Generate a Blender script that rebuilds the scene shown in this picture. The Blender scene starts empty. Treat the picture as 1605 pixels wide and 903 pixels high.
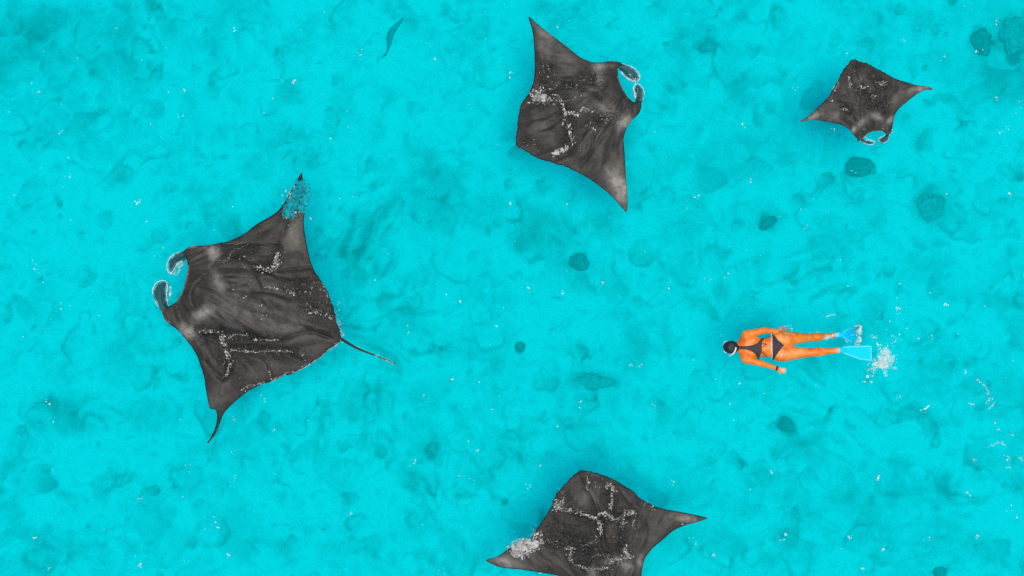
import bpy, bmesh, math, random
import numpy as np
from mathutils import Vector, Matrix
from mathutils.geometry import delaunay_2d_cdt
from mathutils.bvhtree import BVHTree

SC = bpy.context.scene
COL = SC.collection
R = math.radians

# ------------------------------------------------------------------ camera
CAM_H = 50.0                 # drone height over the water
PPM = 108.0                  # photograph pixels per metre on the water surface
DEPTH = 3.0                  # seabed depth
cam_d = bpy.data.cameras.new('camera')
cam = bpy.data.objects.new('camera', cam_d)
COL.objects.link(cam)
cam.location = (0, 0, CAM_H)
cam.rotation_euler = (0, 0, 0)
cam_d.sensor_width = 36
cam_d.lens = 36 * CAM_H / (1605 / PPM)
cam_d.clip_end = 2000
SC.camera = cam

# ------------------------------------------------------------------ sky and sun (bright, soft light)
SUN_EL, SUN_AZ = 88.0, -25.0     # azimuth counted from +x
w = bpy.data.worlds.new('World')
SC.world = w
w.use_nodes = True
nt = w.node_tree
bg = nt.nodes['Background']
sky = nt.nodes.new('ShaderNodeTexSky')
sky.sky_type = 'NISHITA'
sky.sun_disc = False
sky.sun_elevation = R(SUN_EL)
sky.sun_rotation = R(90 - SUN_AZ)
nt.links.new(sky.outputs[0], bg.inputs[0])
bg.inputs[1].default_value = 0.075
sun_d = bpy.data.lights.new('sun', 'SUN')
sun_d.energy = 2.1
sun_d.angle = R(16)
sun_d.color = (1.0, 0.94, 0.84)
sun = bpy.data.objects.new('sun', sun_d)
COL.objects.link(sun)
ce, se = math.cos(R(SUN_EL)), math.sin(R(SUN_EL))
sdir = Vector((ce * math.cos(R(SUN_AZ)), ce * math.sin(R(SUN_AZ)), se))
sun.rotation_euler = sdir.to_track_quat('Z', 'Y').to_euler()
sun.location = sdir * 30

SC.view_settings.view_transform = 'Standard'
SC.view_settings.look = 'None'
SC.view_settings.exposure = 0.64
SC.view_settings.gamma = 1.0
SC.view_settings.use_curve_mapping = False
SC.cycles.max_bounces = 8
SC.cycles.volume_bounces = 2
SC.cycles.transparent_max_bounces = 40
SC.cycles.use_denoising = False
SC.cycles.denoiser = 'OPENIMAGEDENOISE'

# ------------------------------------------------------------------ helpers
def W(px, py, z=0.0):
    """photograph pixel -> point at height z (survey of the place from the overhead view)"""
    k = (CAM_H - z) / CAM_H / PPM
    return ((px - 802.5) * k, (451.5 - py) * k)

def zoomed(x0, y0, s):
    return lambda x, y: (x0 + x / s, y0 + y / s)

Z1 = zoomed(220, 250, 3.821)
Z1b = zoomed(220, 470, 3.821)
Z2 = zoomed(780, 10, 2.735)
Z3 = zoomed(1240, 80, 5.642)
Z4 = zoomed(750, 720, 4.338)
ZP = zoomed(1110, 490, 5.016)

def tag(o, label=None, cat=None, group=None, kind=None):
    if label: o['label'] = label
    if cat: o['category'] = cat
    if group: o['group'] = group
    if kind: o['kind'] = kind
    return o

def mesh_obj(name, V, F, mat, parent=None, smooth=True, loc=None):
    me = bpy.data.meshes.new(name)
    V = np.asarray(V, dtype=np.float64)
    if loc is not None:
        V = V - np.asarray(loc)
    me.from_pydata(V.tolist(), [], [tuple(f) for f in F])
    if smooth:
        me.polygons.foreach_set('use_smooth', [True] * len(me.polygons))
    me.update()
    o = bpy.data.objects.new(name, me)
    COL.objects.link(o)
    if mat: me.materials.append(mat)
    if loc is not None: o.location = loc
    if parent is not None:
        o.parent = parent
        if loc is None and parent.location.length > 0:
            # vertices were given in world space
            off = np.asarray(parent.location)
            co = np.asarray(V) - off
            me.vertices.foreach_set('co', co.ravel())
            me.update()
    return o

def fattr(o, name, vals):
    a = o.data.attributes.new(name, 'FLOAT', 'POINT')
    a.data.foreach_set('value', np.asarray(vals, dtype=np.float32))

def cattr(o, name, cols):
    a = o.data.attributes.new(name, 'FLOAT_COLOR', 'POINT')
    c = np.ones((len(cols), 4), dtype=np.float32)
    c[:, :3] = cols
    a.data.foreach_set('color', c.ravel())

def sstep(a, b, x):
    t = np.clip((x - a) / (b - a), 0, 1)
    return t * t * (3 - 2 * t)

class Noise:
    """tiling gradient noise on arrays"""
    def __init__(s, seed):
        r = np.random.RandomState(seed)
        s.p = r.permutation(256)
        s.p = np.concatenate([s.p, s.p])
        a = r.rand(256) * 2 * np.pi
        s.gx, s.gy = np.cos(a), np.sin(a)
    def __call__(s, x, y):
        xi, yi = np.floor(x).astype(int), np.floor(y).astype(int)
        xf, yf = x - xi, y - yi
        u, v = xf**3 * (xf * (xf * 6 - 15) + 10), yf**3 * (yf * (yf * 6 - 15) + 10)
        def g(ix, iy, dx, dy):
            h = s.p[s.p[ix & 255] + (iy & 255)]
            return s.gx[h] * dx + s.gy[h] * dy
        a = g(xi, yi, xf, yf); b = g(xi + 1, yi, xf - 1, yf)
        c = g(xi, yi + 1, xf, yf - 1); d = g(xi + 1, yi + 1, xf - 1, yf - 1)
        return 1.5 * ((a + (b - a) * u) + ((c + (d - c) * u) - (a + (b - a) * u)) * v)
    def fbm(s, x, y, o=4):
        t, a = 0, 1.0
        for i in range(o):
            t = t + a * s(x * 2**i + 17.3 * i, y * 2**i - 9.1 * i); a *= 0.5
        return t

def catmull(pts, step, closed=True):
    P = np.asarray(pts, float)
    n = len(P)
    out = []
    rng = range(n) if closed else range(n - 1)
    for i in rng:
        if closed:
            p0, p1, p2, p3 = P[i - 1], P[i], P[(i + 1) % n], P[(i + 2) % n]
        else:
            p1, p2 = P[i], P[i + 1]
            p0 = P[i - 1] if i else 2 * p1 - p2
            p3 = P[i + 2] if i + 2 < n else 2 * p2 - p1
        L = np.linalg.norm(p2 - p1)
        k = max(1, int(round(L / step)))
        # centripetal-ish: plain uniform with reduced tension
        for j in range(k):
            t = j / k
            m1, m2 = 0.42 * (p2 - p0), 0.42 * (p3 - p1)
            lim = 1.1 * L
            for m in (m1, m2):
                l = np.linalg.norm(m)
                if l > lim: m *= lim / l
            h = (2*t**3 - 3*t**2 + 1) * p1 + (t**3 - 2*t**2 + t) * m1 + (-2*t**3 + 3*t**2) * p2 + (t**3 - t**2) * m2
            out.append(h)
    if not closed: out.append(P[-1])
    return np.array(out)

def seg_dist(P, A, closed=False):
    """distance of points P (n,2) to a polyline A (m,2)"""
    A = np.asarray(A, float)
    B = np.roll(A, -1, 0) if closed else A[1:]
    A_ = A if closed else A[:-1]
    best = np.full(len(P), 1e9)
    for a, b in zip(A_, B):
        d = b - a
        t = np.clip(((P - a) @ d) / max(d @ d, 1e-12), 0, 1)
        q = a + t[:, None] * d
        best = np.minimum(best, np.hypot(P[:, 0] - q[:, 0], P[:, 1] - q[:, 1]))
    return best

def inside(P, poly):
    x, y = P[:, 0], P[:, 1]
    r = np.zeros(len(P), bool)
    j = len(poly) - 1
    for i in range(len(poly)):
        xi, yi = poly[i]; xj, yj = poly[j]
        c = ((yi > y) != (yj > y)) & (x < (xj - xi) * (y - yi) / (yj - yi + 1e-15) + xi)
        r ^= c
        j = i
    return r

def tube(path, radii, n=8, flat=1.0):
    """closed tapering tube along a 3D path"""
    P = [Vector(p) for p in path]
    V, F = [], []
    up = Vector((0, 0, 1))
    for i, p in enumerate(P):
        d = (P[min(i + 1, len(P) - 1)] - P[max(i - 1, 0)]).normalized()
        s = d.cross(up)
        if s.length < 1e-4: s = d.cross(Vector((0, 1, 0)))
        s.normalize(); u = s.cross(d).normalized()
        for k in range(n):
            a = 2 * math.pi * k / n
            V.append(p + s * (math.cos(a) * radii[i]) + u * (math.sin(a) * radii[i] * flat))
    m = len(P)
    for i in range(m - 1):
        for k in range(n):
            F.append((i*n + k, i*n + (k+1) % n, (i+1)*n + (k+1) % n, (i+1)*n + k))
    V.append(P[0]); V.append(P[-1])
    for k in range(n):
        F.append((m*n, (k+1) % n, k)); F.append((m*n + 1, (m-1)*n + k, (m-1)*n + (k+1) % n))
    return [tuple(v) for v in V], F

# ------------------------------------------------------------------ materials
def new_mat(name):
    m = bpy.data.materials.new(name)
    m.use_nodes = True
    n = m.node_tree.nodes
    return m, m.node_tree, n, m.node_tree.links, n['Principled BSDF']

def simple(name, col, rough=0.5, noise=0.12, scale=12.0, bump=0.0, spec=0.4):
    m, t, n, l, p = new_mat(name)
    tc = n.new('ShaderNodeTexCoord')
    nz = n.new('ShaderNodeTexNoise'); nz.inputs['Scale'].default_value = scale; nz.inputs['Detail'].default_value = 4
    l.new(tc.outputs['Object'], nz.inputs['Vector'])
    mp = n.new('ShaderNodeMapRange'); mp.inputs[1].default_value = 0.3; mp.inputs[2].default_value = 0.7
    mp.inputs[3].default_value = 1 - noise; mp.inputs[4].default_value = 1 + noise
    l.new(nz.outputs[0], mp.inputs[0])
    mx = n.new('ShaderNodeMix'); mx.data_type = 'RGBA'; mx.blend_type = 'MULTIPLY'; mx.inputs[0].default_value = 1
    mx.inputs[6].default_value = (*col, 1)
    l.new(mp.outputs[0], mx.inputs[7]); l.new(mx.outputs[2], p.inputs['Base Color'])
    p.inputs['Roughness'].default_value = rough
    p.inputs['Specular IOR Level'].default_value = spec
    if bump:
        b = n.new('ShaderNodeBump'); b.inputs['Strength'].default_value = bump; b.inputs['Distance'].default_value = 0.01
        l.new(nz.outputs[0], b.inputs['Height']); l.new(b.outputs[0], p.inputs['Normal'])
    return m

def water_mat():
    m = bpy.data.materials.new('clear_turquoise_water')
    m.use_nodes = True
    t = m.node_tree; n = t.nodes; l = t.links
    n.remove(n['Principled BSDF'])
    out = n['Material Output']
    ab = n.new('ShaderNodeVolumeAbsorption')
    ab.inputs['Color'].default_value = (0.0, 0.977, 0.999, 1); ab.inputs['Density'].default_value = 1.2
    sc = n.new('ShaderNodeVolumeScatter')
    sc.inputs['Color'].default_value = (0.0, 0.88, 1.0, 1); sc.inputs['Density'].default_value = 0.07
    sc.inputs['Anisotropy'].default_value = 0.0
    ad = n.new('ShaderNodeAddShader')
    l.new(ab.outputs[0], ad.inputs[0]); l.new(sc.outputs[0], ad.inputs[1])
    l.new(ad.outputs[0], out.inputs['Volume'])
    return m

def seabed_mat():
    m, t, n, l, p = new_mat('sand_algae_water_ripple')
    tc = n.new('ShaderNodeTexCoord')
    at = n.new('ShaderNodeAttribute'); at.attribute_name = 'algae'  # also carries the painted water refraction and wake streaks
    wn = n.new('ShaderNodeTexNoise'); wn.inputs['Scale'].default_value = 1.1; wn.inputs['Detail'].default_value = 3
    l.new(tc.outputs['Object'], wn.inputs['Vector'])
    wv = n.new('ShaderNodeVectorMath'); wv.operation = 'MULTIPLY_ADD'
    wv.inputs[1].default_value = (0.9, 0.9, 0.9)
    l.new(wn.outputs['Color'], wv.inputs[0]); l.new(tc.outputs['Object'], wv.inputs[2])
    # fine mottling
    n1 = n.new('ShaderNodeTexNoise'); n1.inputs['Scale'].default_value = 7.5; n1.inputs['Detail'].default_value = 6; n1.inputs['Roughness'].default_value = 0.72
    l.new(wv.outputs[0], n1.inputs['Vector'])
    mr = n.new('ShaderNodeMapRange'); mr.inputs[1].default_value = 0.36; mr.inputs[2].default_value = 0.66
    mr.inputs[3].default_value = -0.09; mr.inputs[4].default_value = 0.13
    l.new(n1.outputs[0], mr.inputs[0])
    ad = n.new('ShaderNodeMath'); ad.operation = 'ADD'; ad.use_clamp = True
    l.new(at.outputs['Fac'], ad.inputs[0]); l.new(mr.outputs[0], ad.inputs[1])
    mx = n.new('ShaderNodeMix'); mx.data_type = 'RGBA'
    mx.inputs[6].default_value = (0.70, 0.66, 0.59, 1); mx.inputs[7].default_value = (0.17, 0.19, 0.14, 1)
    l.new(ad.outputs[0], mx.inputs[0]); l.new(mx.outputs[2], p.inputs['Base Color'])
    p.inputs['Roughness'].default_value = 0.95; p.inputs['Specular IOR Level'].default_value = 0.1
    b = n.new('ShaderNodeBump'); b.inputs['Strength'].default_value = 0.25; b.inputs['Distance'].default_value = 0.04
    l.new(n1.outputs[0], b.inputs['Height']); l.new(b.outputs[0], p.inputs['Normal'])
    return m

def manta_mat(name='wet_manta_skin', dark=(0.010, 0.0105, 0.009), light=(0.040, 0.034, 0.027), palec=(0.27, 0.245, 0.215)):
    m, t, n, l, p = new_mat(name)
    tc = n.new('ShaderNodeTexCoord')
    A = {}
    for k in ('pale', 'crease', 'crinkle'):
        a = n.new('ShaderNodeAttribute'); a.attribute_name = k; A[k] = a.outputs['Fac']
    n1 = n.new('ShaderNodeTexNoise'); n1.inputs['Scale'].default_value = 5; n1.inputs['Detail'].default_value = 8; n1.inputs['Roughness'].default_value = 0.65
    l.new(tc.outputs['Object'], n1.inputs['Vector'])
    n2 = n.new('ShaderNodeTexNoise'); n2.inputs['Scale'].default_value = 42; n2.inputs['Detail'].default_value = 5; n2.inputs['Roughness'].default_value = 0.7
    l.new(tc.outputs['Object'], n2.inputs['Vector'])
    r1 = n.new('ShaderNodeValToRGB')
    r1.color_ramp.elements[0].position = 0.3; r1.color_ramp.elements[0].color = (*dark, 1)
    r1.color_ramp.elements[1].position = 0.72; r1.color_ramp.elements[1].color = (*light, 1)
    l.new(n1.outputs[0], r1.inputs[0])
    # speckled skin
    sp = n.new('ShaderNodeMapRange'); sp.inputs[1].default_value = 0.30; sp.inputs[2].default_value = 0.72
    sp.inputs[3].default_value = 0.66; sp.inputs[4].default_value = 1.38
    l.new(n2.outputs[0], sp.inputs[0])
    mu = n.new('ShaderNodeMix'); mu.data_type = 'RGBA'; mu.blend_type = 'MULTIPLY'; mu.inputs[0].default_value = 1
    l.new(r1.outputs[0], mu.inputs[6]); l.new(sp.outputs[0], mu.inputs[7])
    # pale shoulder and wing-tip pigment
    pn = n.new('ShaderNodeTexNoise'); pn.inputs['Scale'].default_value = 13; pn.inputs['Detail'].default_value = 6; pn.inputs['Roughness'].default_value = 0.7
    l.new(tc.outputs['Object'], pn.inputs['Vector'])
    pm = n.new('ShaderNodeMapRange'); pm.inputs[1].default_value = 0.3; pm.inputs[2].default_value = 0.7
    pm.inputs[3].default_value = 0.25; pm.inputs[4].default_value = 1.35
    l.new(pn.outputs[0], pm.inputs[0])
    pc = n.new('ShaderNodeMath'); pc.operation = 'MULTIPLY'; pc.use_clamp = True
    l.new(pm.outputs[0], pc.inputs[0]); l.new(A['pale'], pc.inputs[1])
    m2 = n.new('ShaderNodeMix'); m2.data_type = 'RGBA'
    m2.inputs[7].default_value = (*palec, 1)
    l.new(pc.outputs[0], m2.inputs[0]); l.new(mu.outputs[2], m2.inputs[6])
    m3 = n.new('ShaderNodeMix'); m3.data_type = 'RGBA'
    m3.inputs[7].default_value = (0.006, 0.006, 0.007, 1)  # shade of the folds, put into the skin colour
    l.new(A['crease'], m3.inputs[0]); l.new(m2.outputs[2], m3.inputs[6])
    # wet ripple highlights and darks painted into the colour of wrinkled skin
    n4 = n.new('ShaderNodeTexNoise'); n4.inputs['Scale'].default_value = 30; n4.inputs['Detail'].default_value = 4; n4.inputs['Roughness'].default_value = 0.6; n4.inputs['Distortion'].default_value = 0.8
    l.new(tc.outputs['Object'], n4.inputs['Vector'])
    d4 = n.new('ShaderNodeMapRange'); d4.inputs[1].default_value = 0.50; d4.inputs[2].default_value = 0.58
    l.new(n4.outputs[0], d4.inputs[0])
    k4 = n.new('ShaderNodeMath'); k4.operation = 'MULTIPLY'; l.new(d4.outputs[0], k4.inputs[0]); l.new(A['crinkle'], k4.inputs[1])
    m4 = n.new('ShaderNodeMix'); m4.data_type = 'RGBA'; m4.inputs[7].default_value = (0.005, 0.006, 0.006, 1)
    l.new(k4.outputs[0], m4.inputs[0]); l.new(m3.outputs[2], m4.inputs[6])
    e4 = n.new('ShaderNodeMapRange'); e4.inputs[1].default_value = 0.36; e4.inputs[2].default_value = 0.29
    l.new(n4.outputs[0], e4.inputs[0])
    j4 = n.new('ShaderNodeMath'); j4.operation = 'MULTIPLY'; l.new(e4.outputs[0], j4.inputs[0]); l.new(A['crinkle'], j4.inputs[1])
    m5 = n.new('ShaderNodeMix'); m5.data_type = 'RGBA'; m5.inputs[7].default_value = (0.26, 0.25, 0.22, 1)
    l.new(j4.outputs[0], m5.inputs[0]); l.new(m4.outputs[2], m5.inputs[6])
    l.new(m5.outputs[2], p.inputs['Base Color'])
    p.inputs['Roughness'].default_value = 0.5; p.inputs['Specular IOR Level'].default_value = 0.25
    # wet wrinkled relief
    n3 = n.new('ShaderNodeTexNoise'); n3.inputs['Scale'].default_value = 26; n3.inputs['Detail'].default_value = 3; n3.inputs['Roughness'].default_value = 0.55
    n3.inputs['Distortion'].default_value = 1.2
    l.new(tc.outputs['Object'], n3.inputs['Vector'])
    st = n.new('ShaderNodeMath'); st.operation = 'MULTIPLY_ADD'; st.inputs[1].default_value = 0.9; st.inputs[2].default_value = 0.10
    l.new(A['crinkle'], st.inputs[0])
    b = n.new('ShaderNodeBump'); b.inputs['Distance'].default_value = 0.035
    l.new(st.outputs[0], b.inputs['Strength']); l.new(n3.outputs[0], b.inputs['Height'])
    b2 = n.new('ShaderNodeBump'); b2.inputs['Distance'].default_value = 0.006; b2.inputs['Strength'].default_value = 0.35
    l.new(n2.outputs[0], b2.inputs['Height']); l.new(b.outputs[0], b2.inputs['Normal'])
    l.new(b2.outputs[0], p.inputs['Normal'])
    return m

def attr_col_mat(name, attr, rough=0.6, spec=0.3, sub=0.0):
    m, t, n, l, p = new_mat(name)
    a = n.new('ShaderNodeAttribute'); a.attribute_name = attr
    tc = n.new('ShaderNodeTexCoord')
    nz = n.new('ShaderNodeTexNoise'); nz.inputs['Scale'].default_value = 30; nz.inputs['Detail'].default_value = 3
    l.new(tc.outputs['Object'], nz.inputs['Vector'])
    mp = n.new('ShaderNodeMapRange'); mp.inputs[1].default_value = 0.3; mp.inputs[2].default_value = 0.7
    mp.inputs[3].default_value = 0.9; mp.inputs[4].default_value = 1.08
    l.new(nz.outputs[0], mp.inputs[0])
    mx = n.new('ShaderNodeMix'); mx.data_type = 'RGBA'; mx.blend_type = 'MULTIPLY'; mx.inputs[0].default_value = 1
    l.new(a.outputs['Color'], mx.inputs[6]); l.new(mp.outputs[0], mx.inputs[7])
    l.new(mx.outputs[2], p.inputs['Base Color'])
    p.inputs['Roughness'].default_value = rough; p.inputs['Specular IOR Level'].default_value = spec
    return m

M_WATER = water_mat()
M_BED = seabed_mat()
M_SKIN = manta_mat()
M_CEPH = manta_mat('fin_skin_water_tint', (0.008, 0.045, 0.052), (0.02, 0.085, 0.10), (0.42, 0.70, 0.72))  # teal of the water over the fins, painted into their colour
M_FOAM_GLINT = attr_col_mat('foam_and_glint_blobs', 'foam_glint_colour', 0.7, 0.3)
_n, _l = M_FOAM_GLINT.node_tree.nodes, M_FOAM_GLINT.node_tree.links
_a = _n.new('ShaderNodeAttribute'); _a.attribute_name = 'foam_cover'
_l.new(_a.outputs['Fac'], _n['Principled BSDF'].inputs['Alpha'])
M_BODY = attr_col_mat('tanned_wet_skin', 'skin_colour', 0.46, 0.3)
M_CORAL = [simple('coral_%s' % k, c, 0.9, 0.22, 14.0, 0.5, 0.1) for k, c in
           (('dark', (0.21, 0.28, 0.23)), ('mid', (0.32, 0.38, 0.32)), ('pale', (0.38, 0.43, 0.36)))]
M_FISH = simple('fish_scales', (0.22, 0.28, 0.27), 0.5, 0.25, 9.0)
M_EYE = simple('eye_black', (0.01, 0.01, 0.01), 0.15)
M_BIKINI = simple('bikini_fabric', (0.050, 0.038, 0.042), 0.8, 0.2, 60.0)
M_STRAPW = simple('white_piping', (0.75, 0.6, 0.52), 0.7, 0.1)
M_HAIR = simple('black_hair', (0.012, 0.013, 0.015), 0.45, 0.4, 40.0, 0.7)
M_WHITE = simple('white_silicone', (0.75, 0.77, 0.78), 0.35, 0.05)
M_LENS = simple('mask_lens', (0.03, 0.05, 0.06), 0.08, 0.05)
M_FIN = simple('blue_fin_rubber', (0.0, 0.58, 0.86), 0.7, 0.05, 10.0, 0.1, 0.1)
M_FINRIM = simple('pale_blue_fin_rim', (0.10, 0.66, 0.80), 0.6, 0.08)
M_BAND = simple('dark_wristband', (0.03, 0.012, 0.012), 0.6)

# ------------------------------------------------------------------ seabed
GX, GY, GS = 13.0, 8.8, 0.033
CORALS = [  # px, py, rx, ry (photo pixels), turn, material, lobes, label
    (1348, 262, 21, 16, 5, 0, 'blunt', 'round dark coral head just below the smallest manta'),
    (1203, 350, 14.5, 11.5, 30, 0, 'two', 'small two-lobed dark coral head between smallest manta and the swimmer'),
    (908, 411, 16, 13, -30, 0, 'blunt', 'oval dark coral head below the upper manta\'s lower wing tip'),
    (815, 544, 8, 8.5, 0, 0, 'blunt', 'tiny round dark coral head alone in the middle of the picture'),
    (1458, 326, 23, 22, 40, 1, 'tri', 'rounded triangular coral block below the smallest manta\'s long wing'),
    (931, 598, 29, 13, -8, 1, 'lobed', 'wide flat dark coral patch in open water above the bottom manta'),
    (1233, 666, 15, 11, -20, 0, 'tri', 'small wedge-shaped dark coral below the swimmer\'s hips'),
    (1541, 64, 17, 21, 0, 0, 'lobed', 'ragged dark coral clump near the top corner, beside a bigger block'),
    (1588, 56, 26, 30, 20, 1, 'lobed', 'large hazy coral block cut by the frame in the top corner'),
    (1108, 74, 13, 10, 15, 1, 'two', 'crescent coral lump between the upper manta and the smallest manta'),
    (678, 704, 11, 10, -40, 1, 'tri', 'small three-cornered coral in open water below the big manta\'s tail'),
    (1472, 897, 11, 9, 0, 0, 'blunt', 'small dark coral cut by the lower edge of the picture'),
]

def build_seabed():
    nx, ny = int(2 * GX / GS) + 1, int(2 * GY / GS) + 1
    xs, ys = np.linspace(-GX, GX, nx), np.linspace(-GY, GY, ny)
    X, Y = np.meshgrid(xs, ys)
    na, nb, nc, nd = Noise(3), Noise(11), Noise(29), Noise(41)
    # wavy domain so that every outline is irregular
    WX = X + 0.07 * na.fbm(X * 1.5, Y * 1.5, 3) + 0.020 * nb(X * 7, Y * 7)
    WY = Y + 0.07 * nb.fbm(X * 1.5 + 40, Y * 1.5, 3) + 0.020 * na(X * 7, Y * 7)
    H = 0.10 * nc.fbm(X * 0.5, Y * 0.5, 4)
    A = 0.03 + 0.12 * sstep(-0.1, 0.9, nd.fbm(WX * 0.42 + 5, WY * 0.42, 4)) + 0.12 * sstep(0.05, 0.75, nc.fbm(WX * 1.3, WY * 1.3, 4)) + 0.10 * sstep(0.25, 0.8, na.fbm(WX * 3.6, WY * 3.6, 3))
    # broad darker growth seen in the photograph: px, py, rx, ry, strength
    for px, py, rx, ry, s in [(15, 75, 60, 60, .28), (150, 50, 120, 45, .17), (80, 110, 110, 35, .14), (250, 130, 70, 60, .08), (330, 40, 110, 55, .13),
                              (60, 20, 90, 30, .10), (860, 360, 75, 40, .15), (840, 390, 50, 25, .08), (940, 550, 70, 28, .16), (960, 580, 55, 30, .16),
                              (110, 650, 110, 40, .20), (235, 655, 40, 28, .22), (90, 690, 90, 20, .08), (70, 870, 60, 45, .16),
                              (1350, 800, 110, 60, .12), (1190, 610, 60, 30, .12), (1430, 650, 60, 30, .13), (1370, 735, 35, 45, .20), (1470, 770, 45, 35, .16),
                              (1270, 700, 30, 25, .18), (1110, 700, 25, 25, .14), (1190, 760, 45, 30, .13), (1110, 850, 55, 45, .15), (1250, 870, 60, 35, .10),
                              (1590, 110, 50, 70, .20), (1460, 100, 40, 25, .13), (1560, 40, 60, 45, .14), (1450, 230, 22, 40, .14), (1340, 55, 45, 25, .09),
                              (1150, 90, 40, 30, .07), (1160, 230, 50, 45, .09), (1170, 180, 60, 60, .07), (560, 390, 55, 60, .14), (600, 330, 50, 60, .08), (700, 60, 90, 50, .10),
                              (760, 20, 60, 40, .08), (1060, 95, 40, 60, .10), (440, 660, 35, 60, .14), (660, 650, 80, 40, .10), (640, 790, 60, 40, .09), (760, 720, 80, 60, .10), (790, 770, 60, 50, .10),
                              (1236, 846, 26, 20, .30), (321, 296, 18, 10, .25), (193, 287, 12, 10, .3), (94, 778, 17, 10, .3), (1133, 455, 13, 14, .3), (1472, 382, 14, 10, .3), (1160, 470, 40, 25, .1), (1540, 460, 70, 60, .07), (1420, 430, 50, 40, .08), (30, 250, 60, 60, .08), (60, 180, 60, 35, .10), (1500, 840, 60, 40, .12), (1400, 850, 80, 40, .10),
                              (1560, 300, 40, 60, .08), (540, 640, 60, 40, .09), (480, 220, 60, 40, .06), (740, 480, 70, 60, .05)]:
        cx, cy = W(px, py, -DEPTH)
        k = (CAM_H + DEPTH) / CAM_H / PPM
        q = np.hypot((WX - cx) / (rx * k), (WY - cy) / (ry * k))
        A += s * 0.9 * (1 - sstep(0.35, 1.25, q + 0.25 * nb.fbm(X * 2.2, Y * 2.2, 3)))
    rs = np.random.RandomState(7)
    def window(cx, cy, r):
        i0, i1 = np.searchsorted(xs, cx - r), np.searchsorted(xs, cx + r)
        j0, j1 = np.searchsorted(ys, cy - r), np.searchsorted(ys, cy + r)
        return slice(j0, j1), slice(i0, i1)
    # rubble-like patches and rings: refraction of rippled water painted on the bed
    T = np.clip(0.05 + 0.10 * nc.fbm(WX * 1.1 + 30, WY * 1.1, 4), 0, 1)
    for i in range(12500):
        r = 0.045 + 0.26 * rs.rand() ** 2.4
        cx, cy = rs.uniform(-GX, GX), rs.uniform(-GY, GY)
        sx = rs.uniform(0.45, 1.0); th = rs.uniform(0, np.pi)
        s = window(cx, cy, r * 1.6)
        dx, dy = WX[s] - cx, WY[s] - cy
        u, v = dx * np.cos(th) + dy * np.sin(th), (-dx * np.sin(th) + dy * np.cos(th)) / sx
        ang = np.arctan2(v, u)
        q = np.hypot(u, v) / r * (1 + 0.13 * np.sin(2 * ang + rs.uniform(0, 6)) + 0.08 * np.sin(3 * ang + rs.uniform(0, 6)) + 0.04 * np.sin(5 * ang + rs.uniform(0, 6)))
        arc = sstep(-0.9, 0.9, np.cos(ang - rs.uniform(0, 6.3)) * np.clip(q, 0, 1))
        e = min(0.5, 0.036 / r)
        H[s] += 0.05 * r * np.clip(1 - q * q, 0, None)
        m = (1 - sstep(1 - e, 1 + 0.4 * e, q)) * rs.uniform(0.45, 0.95) * (0.35 + 0.65 * arc)
        kind = rs.rand()
        if kind < 0.56: val = rs.uniform(-0.02, 0.05)
        elif kind < 0.90: val = rs.uniform(0.06, 0.20)
        else: val = rs.uniform(0.16, 0.34) if r < 0.2 else 0.12
        T[s] += (val - T[s]) * m
        k2 = rs.rand()
        if k2 < 0.22:
            T[s] += rs.uniform(0.06, 0.20) * np.exp(-((q - 0.95) / (0.55 * e + 0.02)) ** 2) * sstep(0.2, 0.9, arc) * 0.8
        elif k2 < 0.32:
            T[s] += rs.uniform(0.05, 0.16) * np.clip(np.cos(q * rs.uniform(8, 15)), 0, 1) ** 2 * (1 - sstep(0.85, 1.1, q)) * arc
    A = A * 0.55 + 1.45 * T
    # wake streaks of the water surface, painted and raised on the bed: px, py, length, width, angle, count
    for px, py, ln, wd, an, k_ in [(500, 640, 120, 90, 80, 34), (570, 400, 110, 80, 60, 30), (1330, 640, 120, 70, -28, 30), (1290, 460, 130, 60, 22, 22), (600, 500, 130, 60, 8, 20),
                                   (740, 720, 110, 100, -48, 28), (1480, 790, 110, 50, 0, 10), (1330, 700, 70, 70, -50, 8), (560, 280, 90, 40, 12, 9), (1420, 620, 60, 60, -30, 7),
                                   (640, 560, 60, 40, -30, 7), (700, 800, 90, 70, -45, 9), (1500, 720, 80, 60, 5, 6)]:
        for i in range(k_):
            ox, oy = rs.normal(0, 0.45, 2)
            a = math.radians(an + rs.normal(0, 9))
            cpx = px + ox * ln * math.cos(a) + oy * wd * math.sin(a)
            cpy = py - ox * ln * math.sin(a) + oy * wd * math.cos(a)
            cx, cy = W(cpx, cpy, -DEPTH)
            L = rs.uniform(0.18, 0.55); wi = rs.uniform(0.018, 0.05)
            s = window(cx, cy, L * 1.8)
            dx, dy = WX[s] - cx, WY[s] - cy
            u, v = dx * math.cos(a) + dy * math.sin(a), -dx * math.sin(a) + dy * math.cos(a) + 0.25 * rs.normal() * (dx * dx + dy * dy)
            g = np.exp(-(u / L) ** 2 * 1.8 - (v / wi) ** 2)
            A[s] += rs.uniform(0.05, 0.15) * g * (1 if rs.rand() < 0.72 else -0.6)
            H[s] += 0.02 * g
    for (px, py, rx, ry, *_r) in CORALS:                                 # thin growth round each coral
        cx, cy = W(px, py, -DEPTH); k = (CAM_H + DEPTH) / CAM_H / PPM
        q = np.hypot((WX - cx) / (rx * k), (WY - cy) / (ry * k))
        A += 0.20 * (1 - sstep(0.6, 1.7, q + 0.3 * nb.fbm(X * 4, Y * 4, 2)))
    A = np.clip(1.9 * (A - 0.075), 0.0, 0.85)
    # flatten towards the rim of the detailed part, then run on to the horizon
    edge = sstep(0, 1.0, np.minimum(GX - np.abs(X), GY - np.abs(Y)))
    H *= edge
    Z = -DEPTH + H
    V = np.stack([X.ravel(), Y.ravel(), Z.ravel()], 1)
    idx = np.arange(nx * ny).reshape(ny, nx)
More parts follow.
